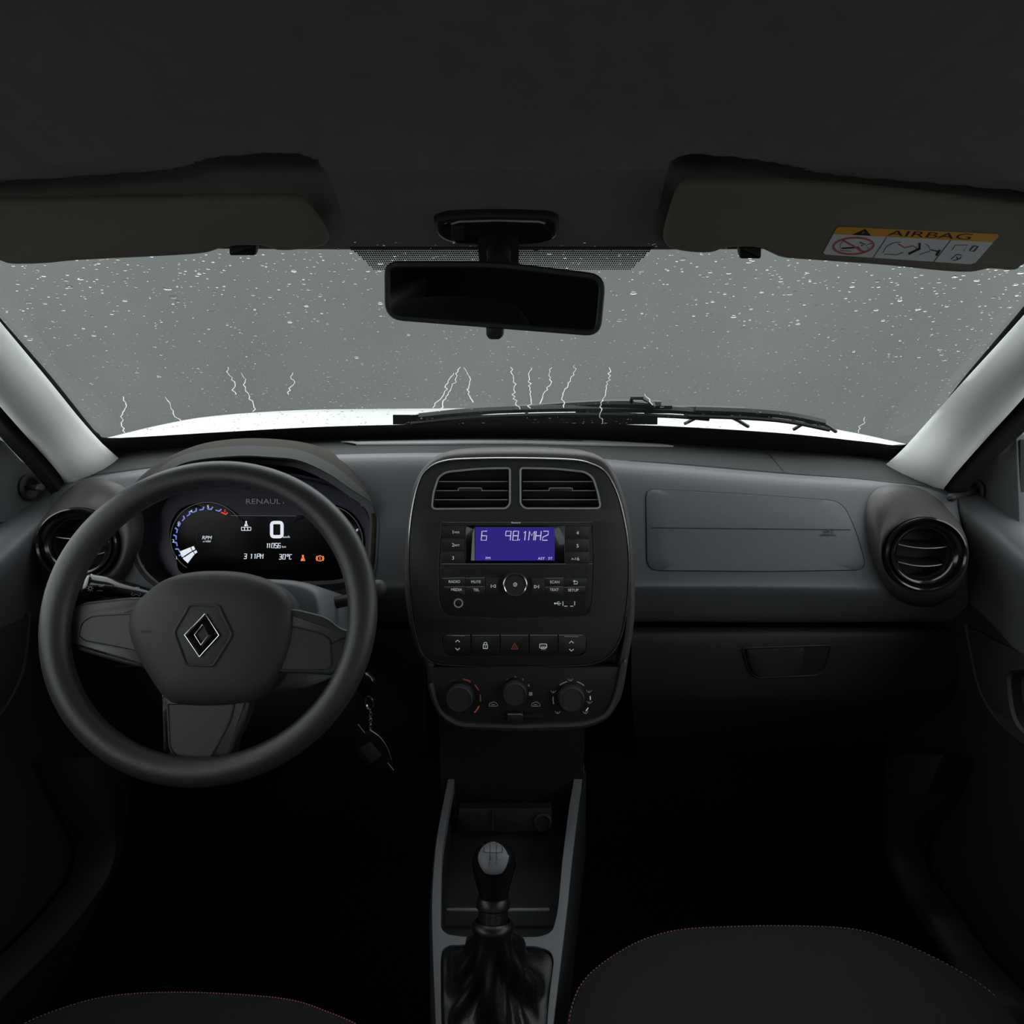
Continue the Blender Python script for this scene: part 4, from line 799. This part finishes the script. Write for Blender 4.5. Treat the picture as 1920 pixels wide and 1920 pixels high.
spoke(rpoly([(300, 1300, 5), (470, 1300, 5), (462, 1345, 14), (436, 1400, 16), (432, 1440, 8), (300, 1440, 8), (316, 1400, 14), (313, 1340, 14)], 10, 5), rpoly([(314, 1318, 3), (440, 1318, 3), (432, 1352, 12), (406, 1402, 14), (392, 1424, 10), (335, 1424, 10), (318, 1402, 10)], 6, 5))
# column and stalks
cn = thing('steering_column', W0.w(0, 0, -.15), 'dark plastic steering column cover behind the wheel hub', 'steering column')
g = MB(); co2 = cat([(290, 1120), (330, 1096), (400, 1086), (480, 1086), (545, 1090), (590, 1106), (604, 1145), (602, 1200), (590, 1262), (560, 1290), (420, 1300), (310, 1290), (275, 1240), (272, 1160)], 5, True)
P = W0.pl(co2, -.055); g.mold(W0, P, [(-.006, -.052), (0, -.056), (.002, -.08), (-.004, -.24)], DASH, 'first'); obj('shroud', g, cn, angle=60)
g = MB(); c = W0.px(600, 1242, -.05); g.lathe(W0, c, [(.014, -.10), (.014, -.055), (.012, -.050), (.009, -.048)], DARK, 24); g.box(W0, 596, 1226, 606, 1258, -.05, -.040, GRYP); obj('ignition_lock', g, cn)
ls = thing('light_stalk', U(270, 1120, .74), 'black light and indicator stalk with printed symbols left of the wheel hub', 'stalk')
pts = cat([tuple(U(300, 1122, .745)), tuple(U(265, 1112, .735)), tuple(U(215, 1102, .715)), tuple(U(175, 1096, .70)), tuple(U(157, 1092, .694))], 6)
g = MB(); k = .0006; rs = [(.006+(.0125-.006)*min(1, i/(len(pts)*.55))) for i in range(len(pts))]; rs[-1] = .009; rs[-2] = .0115; g.tube(pts, rs, PIANO, 16); obj('lever', g, ls)
LSF = Surf(g); g = MB()
for it in ((lambda: g.line(LSF, circ(169, 1103, 3, n=10), 1, PRINT, .0006, True)), (lambda: g.text(LSF, 'OFF', 190, 1098, 4, PRINT, .0006)), (lambda: g.line(LSF, [(182, 1107), (192, 1107)], 1, PRINT, .0006)), (lambda: g.text(LSF, 'AUTO', 254, 1103, 3.5, PRINT, .0006)), (lambda: g.line(LSF, [(249, 1111), (245, 1114), (249, 1117), (253, 1114), (257, 1114), (261, 1117), (264, 1114), (261, 1111)], 1, PRINT, .0006))):
    try: it()
    except Exception: pass
for a in range(8):
    try: g.line(LSF, [(169+4.5*math.cos(a*PI/4), 1103+4.5*math.sin(a*PI/4)), (169+6*math.cos(a*PI/4), 1103+6*math.sin(a*PI/4))], .9, PRINT, .0006)
    except Exception: pass
if g.v: obj('symbols', g, ls)
ws = thing('wiper_stalk', U(620, 1120, .75), 'black wiper stalk with a grey rounded tip right of the wheel rim', 'stalk')
g = MB(); pts = [U(585, 1136, .76), U(640, 1128, .75), U(690, 1112, .735), U(704, 1106, .73)]; g.tube(cat([tuple(p) for p in pts], 6), .008, DARK, 14); obj('lever', g, ws)
g = MB(); e = U(710, 1102, .728); f = Fr(e, (0, -1, .2)); g.lathe(f, V((0, 0)), [(.0105*math.sin(t*PI/10), -.0105*math.cos(t*PI/10)) for t in range(1, 10)], KNOB, 22); g.tube([e, e+V((-.009, .003, -.004))], [.0095, .009], KNOB, 16); obj('tip', g, ws, label='grey rounded tip')
# key and ring
ky = thing('car_key', U(690, 1290, .735), 'car key hanging from the ignition with a metal ring, short chain and dark tag', 'key ring')
g = MB(); f = Fr(U(692, 1292, .735), (-.3, -1, .1)); o_ = cat([(682, 1262), (694, 1270), (700, 1284), (696, 1300), (684, 1306), (670, 1296), (668, 1272)], 5, True)
g.plate(f, o_, -.004, .004, PIANO, .002, back=True); obj('key_head', g, ky)
g = MB(); f = Fr(U(693, 1317, .73), (-.5, -1, 0)); c = f.px(693.5, 1317); 
for d in (0, .0016): g.tube([f.w(c.x+.0068*math.cos(2*PI*i/30), c.y+.0098*math.sin(2*PI*i/30), d) for i in range(30)], .0007, CHROME, 8, True)
obj('split_ring', g, ky)
g = MB()
for i in range(7):
    p = U(694.5+.6*(i % 2), 1334+5.6*i, .728); g.tube([p+V((.0018*math.cos(2*PI*j/12)*(1 if i % 2 else .3), .0018*math.cos(2*PI*j/12)*(.3 if i % 2 else 1), .0026*math.sin(2*PI*j/12))) for j in range(12)], .0006, CHROME, 6, True)
obj('chain', g, ky)
g = MB(); f = Fr(U(700, 1405, .725), (.2, -1, .15)); o_ = cat([(672, 1359), (684, 1374), (694, 1369), (712, 1383), (726, 1402), (734, 1424), (738, 1444), (712, 1442), (684, 1430), (666, 1400)], 5, True)
g.plate(f, o_, -.002, .001, PIANO, .0006, back=True); tg = obj('tag', g, ky)
g = MB(); g.tube([f.W(p.x, p.y, .0015) for p in cat([(694, 1369), (712, 1382), (726, 1402), (734, 1424)], 8)], .0008, SATIN, 8); g.tube([f.W(671, 1358, .0015), f.W(684, 1374, .0015)], .0005, GREYTR, 6); g.tube([f.W(727, 1430, .0015), f.W(738, 1444, .0015)], .0005, GREYTR, 6); obj('metal_edge', g, tg, label='bright metal edge of the tag')
g = MB(); g.plate(f, rpoly([(694, 1390), (716, 1416), (696, 1431), (673, 1404)], 3), .0, .0016, LOWER, .0004); obj('square_patch', g, tg)
# ================================================================== console and gear lever
C = Fr((0, .6, .34), (0, -.12, 1), (0, 1, 0))
C = Fr((0, .6, .34), (0, -.12, 1), (0, 1, .12))
cs = thing('center_console', (0, .6, .2), 'dark centre console with a grey frame, oddments tray and gear opening between the seats', 'console')
ou = cat([(833, 1500), (817, 1577), (811, 1640), (809, 1700), (810, 1760), (813, 1850), (817, 1960), (822, 2040), (1030, 2040), (1034, 1960), (1044, 1850), (1055, 1770), (1065, 1690), (1073, 1600), (1080, 1540), (1086, 1500)], 5, True)
ou = rpoly([(846, 1430, 4), (833, 1495, 4), (817, 1577, 40), (809, 1680, 60), (811, 1780, 60), (822, 2040, 4), (1026, 2040, 4), (1042, 1880, 60), (1062, 1720, 60), (1075, 1590, 40), (1087, 1495, 4), (1096, 1430, 4)], 20, 5)
h1 = rpoly([(856, 1440, 4), (843, 1508, 4), (828, 1600, 40), (826, 1740, 10), (838, 1752, 14), (872, 1757, 10), (1010, 1757, 10), (1036, 1748, 16), (1046, 1710, 20), (1056, 1600, 30), (1068, 1508, 4), (1080, 1440, 4)], 10, 5)
h2 = rpoly([(826, 1800, 10), (829, 1780, 8), (842, 1772, 8), (880, 1771, 8), (1005, 1774, 8), (1032, 1782, 10), (1039, 1800, 10), (1030, 1870, 20), (1018, 2020, 8), (832, 2020, 8), (827, 1900, 20)], 10, 5)
g = MB(); g.holed(C, ou, [h1, h2], -.02, .0, RAIL, .0012, -.03); obj('frame', g, cs, label='grey console frame', angle=30)
g = MB(); P = C.pl(ou, 0); g.mold(C, P, [(.0, -.012), (.004, -.02), (.012, -.20)], LOWER); obj('body', g, cs, angle=60)
g = MB(); P = C.pl(h1, 0); g.mold(C, P, [(0, -.02), (-.003, -.05)], BLACK, 'last'); obj('tray', g, cs)
g = MB(); a, b = C.W(838, 1706, -.028), C.W(1030, 1706, -.028); g.tube([a, b], .0022, RAIL, 8); obj('tray_lip', g, cs)
g = MB(); f = Fr((0, .80, .40), (0, -1, .3)); g.plate(f, rr(860, 1516, 1035, 1560, 4), -.02, 0, BLACK, .002); g.box(f, 922, 1520, 926, 1556, 0, .003, DARK); g.lathe(f, f.px(1018, 1540), [(.014, 0), (.014, .004), (.011, .005), (.010, -.002)], LOWER, 24); obj('socket_panel', g, cs)
gl = thing('gear_lever', C.W(925, 1900, 0), 'gear lever with a glossy black knob and wrinkled leather gaiter', 'gear lever')
n = 72; bs = resample([V((p.x, p.y)) for p in C.pl(h2, -.004)], n, True); cen = sum(bs, V((0, 0)))/n
tc_ = V((-.0215, .53, .418)); ax = (V((-.0205, .565, .475))-tc_).normalized()
fa = Fr(tc_, ax, (0, 1, 0)); rows = []
angs = [math.atan2(p.y-cen.y, p.x-cen.x) for p in bs]
topr = [fa.w(.0215*math.cos(a), .0215*math.sin(a), 0) for a in angs]; bot = [C.w(p.x, p.y, -.004) for p in bs]
for i in range(21):
    t = i/20; r = []
    for k, (p, q) in enumerate(zip(bot, topr)):
        a = angs[k]; s = t**.62; z = t; m = p.lerp(q, s); m.z = p.z+(q.z-p.z)*(t**1.25)
        fold = .007*math.sin(PI*t)*math.sin(5*a+6*t)+.006*math.sin(PI*t)*math.sin(11*a-9*t+1)
        dirv = (p-C.w(cen.x, cen.y, 0)); dirv.z = 0; m += dirv.normalized()*fold; r.append(m)
    rows.append(r)
rows.append([fa.w(.0235*math.cos(a), .0235*math.sin(a), .004) for a in angs]); rows.append([fa.w(.0235*math.cos(a), .0235*math.sin(a), .010) for a in angs]); rows.append([fa.w(.019*math.cos(a), .019*math.sin(a), .013) for a in angs])
g = MB(); g.grid(rows, LEATH, cu=True); obj('gaiter', g, gl, angle=80)
g = MB(); g.lathe(fa, V((0, 0)), [(.0165, .0), (.0165, .024), (.0190, .026), (.0195, .032), (.0175, .036)], LEATH, 32); obj('collar', g, gl)
g = MB(); g.lathe(fa, V((0, 0)), [(.016, .028), (.0165, .036), (.0195, .046), (.0235, .058), (.0262, .068), (.0260, .074), (.0240, .081), (.020, .086), (.014, .0895), (.007, .091), (.001, .0914)], PIANO, 40); kb = obj('knob', g, gl, angle=60)
KS_ = Surf(g); co3 = cat([(925, 1579), (943, 1588), (952, 1606), (949, 1624), (938, 1638), (913, 1638), (901, 1624), (897, 1606), (906, 1588)], 6, True)
g = MB(); g.patch(KS_, co3, RAIL, [(1, -.0004), (.985, .0009), (.93, .0012), (.75, .0012), (.5, .0012), (.25, .0012)]); cap = obj('cap', g, kb, label='satin grey cap with shift pattern')
g = MB(); hh = .0026
SB = lambda p, n=8: [(p[i][0]+(p[i+1][0]-p[i][0])*k/n, p[i][1]+(p[i+1][1]-p[i][1])*k/n) for i in range(len(p)-1) for k in range(n)]+[p[-1]]
for x in (919.5, 930.5): g.line(KS_, SB([(x, 1588), (x, 1614)]), 1.3, BLACK, hh)
for x in (908.5, 941): g.line(KS_, SB([(x, 1592), (x, 1600)]), 1.3, BLACK, hh)
g.line(KS_, SB([(908, 1600), (919, 1601), (930, 1601), (941.5, 1600)]), 1.3, BLACK, hh)
for t, x, y in (('1', 919.5, 1583.5), ('3', 930.5, 1583.5), ('2', 918, 1619.5), ('4', 930, 1619.5), ('R', 908, 1588), ('5', 941, 1588)): g.text(KS_, t, x, y, 5, BLACK, hh)
obj('shift_pattern', g, cap)
# ================================================================== rear view mirror
Mf = Fr(U(930, 560, .64), (-.10, -1, -.15))
mr = thing('rearview_mirror', U(935, 470, .70), 'black rectangular rear view mirror hanging under the headliner', 'mirror')
mo = rpoly([(722, 498, 22), (760, 489, 40), (930, 490, 80), (1100, 511, 30), (1136, 520, 26), (1126, 629, 24), (1090, 630, 30), (745, 601, 30), (724, 590, 22)], 20, 6)
mo = rpoly([(721, 490, 26), (930, 490, 60), (1137, 515, 34), (1126, 631, 30), (722, 599, 34)], 20, 6)
g = MB(); g.mold(Mf, Mf.pl(mo, 0), [(-.030, -.038), (-.014, -.034), (-.003, -.018), (0, -.006), (0, .001), (-.0012, .0026), (-.0045, .0026), (-.006, .0008)], RUB if False else DARK, 'first'); obj('housing', g, mr, angle=50)
g = MB(); P = Mf.pl(mo, 0); g.mold(Mf, P, [(-.0055, .0006), (-.0056, .0010)], MIRROR, 'last'); obj('mirror_glass', g, mr)
g = MB(); g.plate(Mf, rpoly([(911, 612, 2), (943, 612, 2), (943, 630, 5), (936, 637, 4), (918, 637, 4), (911, 630, 5)], 3), -.012, -.002, DARK, .002); obj('dip_tab', g, mr)
g = MB(); p0 = U(935, 500, .655); p1 = GM.W(935, 462, -.006); g.tube([p0, p0.lerp(p1, .5), p1], [.0125, .012, .014], BLACK, 12); obj('stem', g, mr)
g = MB(); f = Fr(p1, -GN, (0, 1, 0)); g.box(f, -.022, -.02, .022, .03, -.006, .002, BLACK, px=False); obj('mounting_foot', g, mr)
# ================================================================== overhead lamp
Of = Fr(U(930, 430, .718), (0, -.78, -.62))
ol = thing('overhead_lamp', Of.w(0, 0, 0), 'dark oval map lamp housing in the headliner above the mirror', 'interior lamp')
oo = rpoly([(812, 410, 8), (835, 400, 16), (930, 396, 60), (1030, 400, 16), (1049, 408, 10), (1046, 445, 14), (1020, 454, 14), (930, 459, 60), (840, 454, 16), (818, 440, 14)], 10, 5)
g = MB(); g.mold(Of, Of.pl(oo, .004), [(.002, -.03), (0, 0), (-.0015, .006), (-.005, .008), (-.009, .006)], DARK, 'last'); obj('housing', g, ol, angle=60)
oi = rpoly([(843, 421, 8), (860, 416, 14), (1015, 416, 14), (1030, 424, 8), (1040, 444, 10), (1010, 453, 20), (930, 457, 60), (850, 452, 12)], 8, 5)
g = MB(); g.mold(Of, Of.pl(oi, .008), [(0, .004), (0, .011), (-.001, .013), (-.004, .0135)], PIANO, 'last'); g.tube([Of.W(x, y, .013) for x, y in ((846, 420), (862, 415.5), (930, 413.5), (1010, 415.5), (1022, 419))], .0010, GREYTR, 8); obj('lamp_lens', g, ol)
g = MB(); g.plate(Of, rr(846, 424, 870, 452, 4), .012, .0155, DARK, .001); obj('lamp_switch', g, ol)
# ================================================================== sun visors
def visor(Vf, o_, clip, lab, cliplab):
    v = thing('sun_visor', Vf.w(0, 0, 0), lab, 'sun visor', 'sun visors')
    g = MB(); g.mold(Vf, Vf.pl(o_, .0), [(-.012, -.020), (-.003, -.017), (0, -.010), (-.001, -.004), (-.0035, -.0012), (-.006, -.0002)], VISOR, 'both'); obj('panel', g, v, angle=70)
    g = MB(); g.plate(Vf, clip, -.022, -.010, BLACK, .003); obj('clip', g, v); return v
vlo = cat([(-160, 378), (0, 380), (200, 377), (400, 373), (520, 372), (552, 374), (575, 388), (596, 415), (611, 440), (614, 458), (600, 467), (560, 473), (520, 474), (495, 466), (470, 465), (440, 466), (415, 470), (402, 474), (378, 480), (310, 485), (148, 493), (82, 499), (20, 500), (-10, 492), (-60, 490), (-200, 492), (-230, 430)], 4, True)
VL = Fr(U(300, 450, .668), (.06, -.80, -.60)); visor(VL, vlo, rr(429, 460, 481, 481, 6), 'plain dark sun visor folded up above the steering wheel', '')
vro = cat([(2100, 395), (1920, 388), (1700, 362), (1500, 345), (1330, 343), (1290, 345), (1272, 360), (1258, 395), (1246, 440), (1247, 460), (1264, 472), (1300, 478), (1335, 478), (1362, 469), (1395, 468), (1425, 470), (1442, 477), (1470, 488), (1530, 493), (1657, 502), (1767, 513), (1822, 515), (1858, 509), (1905, 511), (1930, 498), (2000, 500), (2110, 510), (2140, 450)], 4, True)
VR = Fr(U(1620, 450, .668), (-.06, -.80, -.60)); vv = visor(VR, vro, rr(1386, 464, 1428, 487, 6), 'dark sun visor with an amber and white airbag warning sticker, right of the mirror', '')
q = [(1570, 425), (1876, 439), (1826, 496), (1542, 477)]
def warp(u, v):
    a = V(q[0]).lerp(V(q[1]), u); b = V(q[3]).lerp(V(q[2]), u); p = a.lerp(b, v); return p.x, p.y
def wl(pts): return [warp(*p) for p in pts]
g = MB(); h = .0004; VF = VR
g.poly(VF, [V(p) for p in wl([(x, y) for x, y in [(.02, 0), (.98, 0), (1, .06), (1, .94), (.98, 1), (.02, 1), (0, .94), (0, .06)]])], STK, h)
g.poly(VF, [V(p) for p in wl([(.02, 0), (.98, 0), (1, .06), (1, .27), (0, .27), (0, .06)])], YEL, h+.0003)
for u in (.335, .735): g.line(VF, wl([(u, .27), (u, 1)]), 1.3, INK, h+.0004)
g.poly(VF, wl([(.175, .03), (.235, .26), (.115, .26)]), INK, h+.0005); g.line(VF, wl([(.175, .12), (.175, .20)]), 1.4, YEL, h+.0007)
st_ = obj('warning_sticker', g, vv, label='amber and white warning sticker')
g = MB(); t_ = textgeo('AIRBAG'); k = .185/.69
g.add([VF.W(*warp(.585+p[0]*k*.56, .225-p[1]*k), h+.0006) for p in t_[0]], t_[1], INK); obj('lettering', g, st_)
g = MB(); g.line(VF, wl([(.165+.125*math.cos(a*PI/16), .64+.29*math.sin(a*PI/16)) for a in range(32)]), 3.6, STKR, h+.0006, True)
g.line(VF, wl([(.075, .45), (.255, .83)]), 3.4, STKR, h+.0006)
L_ = lambda p, w=1.2: g.line(VF, wl(p), w, INK, h+.0005)
L_([(.09, .45), (.075, .60), (.10, .82), (.17, .82)]); L_([(.10, .75), (.2, .68), (.23, .78)], 3); L_([(.19, .5), (.23, .56), (.21, .62)], 2.4); L_([(.27, .5), (.24, .6), (.27, .7)])
L_([(.375, .82), (.37, .6), (.40, .45), (.44, .42)]); L_([(.39, .85), (.47, .85), (.5, .75)]); g.line(VF, wl([(.43, .48), (.49, .60), (.53, .52), (.57, .6)]), 2.2, STKR, h+.0005); L_([(.56, .42), (.585, .6), (.54, .8)], 4.5); L_([(.60, .44), (.63, .5), (.66, .66), (.61, .8)]); L_([(.66, .62), (.72, .66)], 2); L_([(.715, .60), (.72, .80)], 4)
L_([(.79, .60), (.785, .42), (.86, .40), (.865, .60)]); L_([(.90, .42), (.93, .42), (.93, .58), (.90, .58), (.90, .42)], 2.6); L_([(.84, .72), (.87, .72), (.885, .82), (.86, .92), (.83, .88), (.84, .72)], 1.6); L_([(.85, .78), (.87, .86)], 2)
obj('pictograms', g, st_)
# ================================================================== seats and mat
def seat(pts, zz, lab, xc, hw):
    Q = Fr((xc, .5, zz), (0, -.06, 1), (0, 1, .06)); P = Q.pl(pts, 0)
    s = thing('car_seat', (xc, .3, .0), lab, 'car seat', 'front seats')
    front = resample(cat([tuple(p) for p in P], 4), 60)
    y1 = -.50
    full = front+[V((front[-1].x, y1+.04)), V((front[-1].x-.05, y1)), V((front[0].x+.05, y1)), V((front[0].x, y1+.04))]
    full = [V(p) for p in full]; full = resample(full, 130, True)
    g = MB(); g.mold(Q, full, [(-.03, -.17), (.0, -.15), (.008, -.08), (.006, -.03), (.003, -.008), (0, 0), (-.004, .0015), (-.014, .005), (-.03, .009), (-.06, .014)], SEATM, 'last'); obj('cushion', g, s, angle=80)
    g = MB(); i = 0
    while i < len(front)-1:
        fr2 = resample(front, 260); break
    for j in range(4, 254, 2):
        a, b = Q.w(fr2[j].x, fr2[j].y, .0005), Q.w(fr2[j+1].x, fr2[j+1].y, .0005); g.tube([a, b], .0006, STITCH, 4)
    for j in range(12, 244):
        pass
    tag(obj('seam_stitching', g, s, label='red seam stitching along the cushion edge'), kind='stuff')
    # backrest behind the camera, beside the tunnel
    g = MB(); bf = Fr((xc, -.14, .36), (0, 1, .25), (0, 0, 1)); o_ = cat([(-hw, 0), (-hw*1.02, .25), (-hw*.85, .46), (-hw*.5, .52), (hw*.5, .52), (hw*.85, .46), (hw*1.02, .25), (hw, 0)], 5, True)
    g.mold(bf, o_, [(-.02, -.05), (0, -.03), (.005, .02), (-.01, .045), (-.04, .055)], SEATM, 'both'); obj('backrest', g, s, angle=80)
    return s
seat([(1064, 1960), (1066, 1920), (1074, 1881), (1090, 1845), (1122, 1812), (1177, 1776), (1223, 1756), (1278, 1743), (1361, 1738), (1475, 1736), (1590, 1741), (1659, 1757), (1727, 1784), (1790, 1816), (1842, 1848), (1890, 1890)], .34, 'black cloth passenger seat with red stitching, under the glovebox', .31, .22)
seat([(10, 1945), (43, 1921), (99, 1897), (178, 1873), (257, 1863), (356, 1861), (475, 1867), (554, 1877), (613, 1897), (665, 1919), (710, 1950), (735, 1990)], .35, 'black cloth driver seat with red stitching, below the steering wheel', -.33, .22)
fm = MB(); zf = Fr((0, .7, .006), (0, 0, 1), (0, 1, 0)); fm.plate(zf, rpoly([V((-.62, .40)).to_tuple(), (-.18, .40), (-.20, .78), (-.24, .90), (-.56, .90)], .06) if False else [V((-.60, -.35)), V((-.18, -.35)), V((-.20, .12)), V((-.26, .2)), V((-.54, .2)), V((-.60, .1))], -.006, .006, CARPET, .002, px=False)
mt = obj('floor_mat', fm, label='black driver floor mat with a pale embroidered emblem', category='floor mat')
g = MB(); hh = .008
zf = Fr((0, .7, .006), (0, 0, 1), (0, 1, 0))
for w_, p in ((2.2, [(334, 1799), (325, 1818), (316, 1838)]), (1.4, [(333, 1821), (343, 1814), (358, 1818), (352, 1825), (343, 1826), (333, 1821)]), (1.6, [(306, 1851), (347, 1853)])): g.line(zf, p, w_, DIMST, hh)
obj('emblem', g, mt)
# ================================================================== camera, light
sc = bpy.context.scene
cd = bpy.data.cameras.new('camera'); cd.sensor_width = 36; cd.sensor_fit = 'HORIZONTAL'; cd.lens = 36*F/1920; cd.clip_start = .01
co = bpy.data.objects.new('camera', cd); COL.objects.link(co); co.location = CAM; co.rotation_euler = (PI/2-PT, 0, 0); sc.camera = co
w = bpy.data.worlds.new('overcast'); sc.world = w; w.use_nodes = True; nt = w.node_tree; bg = nt.nodes['Background']
tc = nt.nodes.new('ShaderNodeTexCoord'); sp = nt.nodes.new('ShaderNodeSeparateXYZ'); rp = nt.nodes.new('ShaderNodeValToRGB')
nt.links.new(tc.outputs['Generated'], sp.inputs[0]); nt.links.new(sp.outputs['Z'], rp.inputs['Fac']); nt.links.new(rp.outputs['Color'], bg.inputs['Color'])
rp.color_ramp.elements[0].position = 0; rp.color_ramp.elements[0].color = (.57, .595, .60, 1)
rp.color_ramp.elements[1].position = .6; rp.color_ramp.elements[1].color = (.965, .99, 1.0, 1)
bg.inputs['Strength'].default_value = 2.6
sc.view_settings.view_transform = 'Standard'; sc.view_settings.look = 'None'; sc.view_settings.gamma = 1; sc.view_settings.use_curve_mapping = False
sc.view_settings.exposure = 0
sc.cycles.max_bounces = 10; sc.cycles.transparent_max_bounces = 16; sc.cycles.transmission_bounces = 8
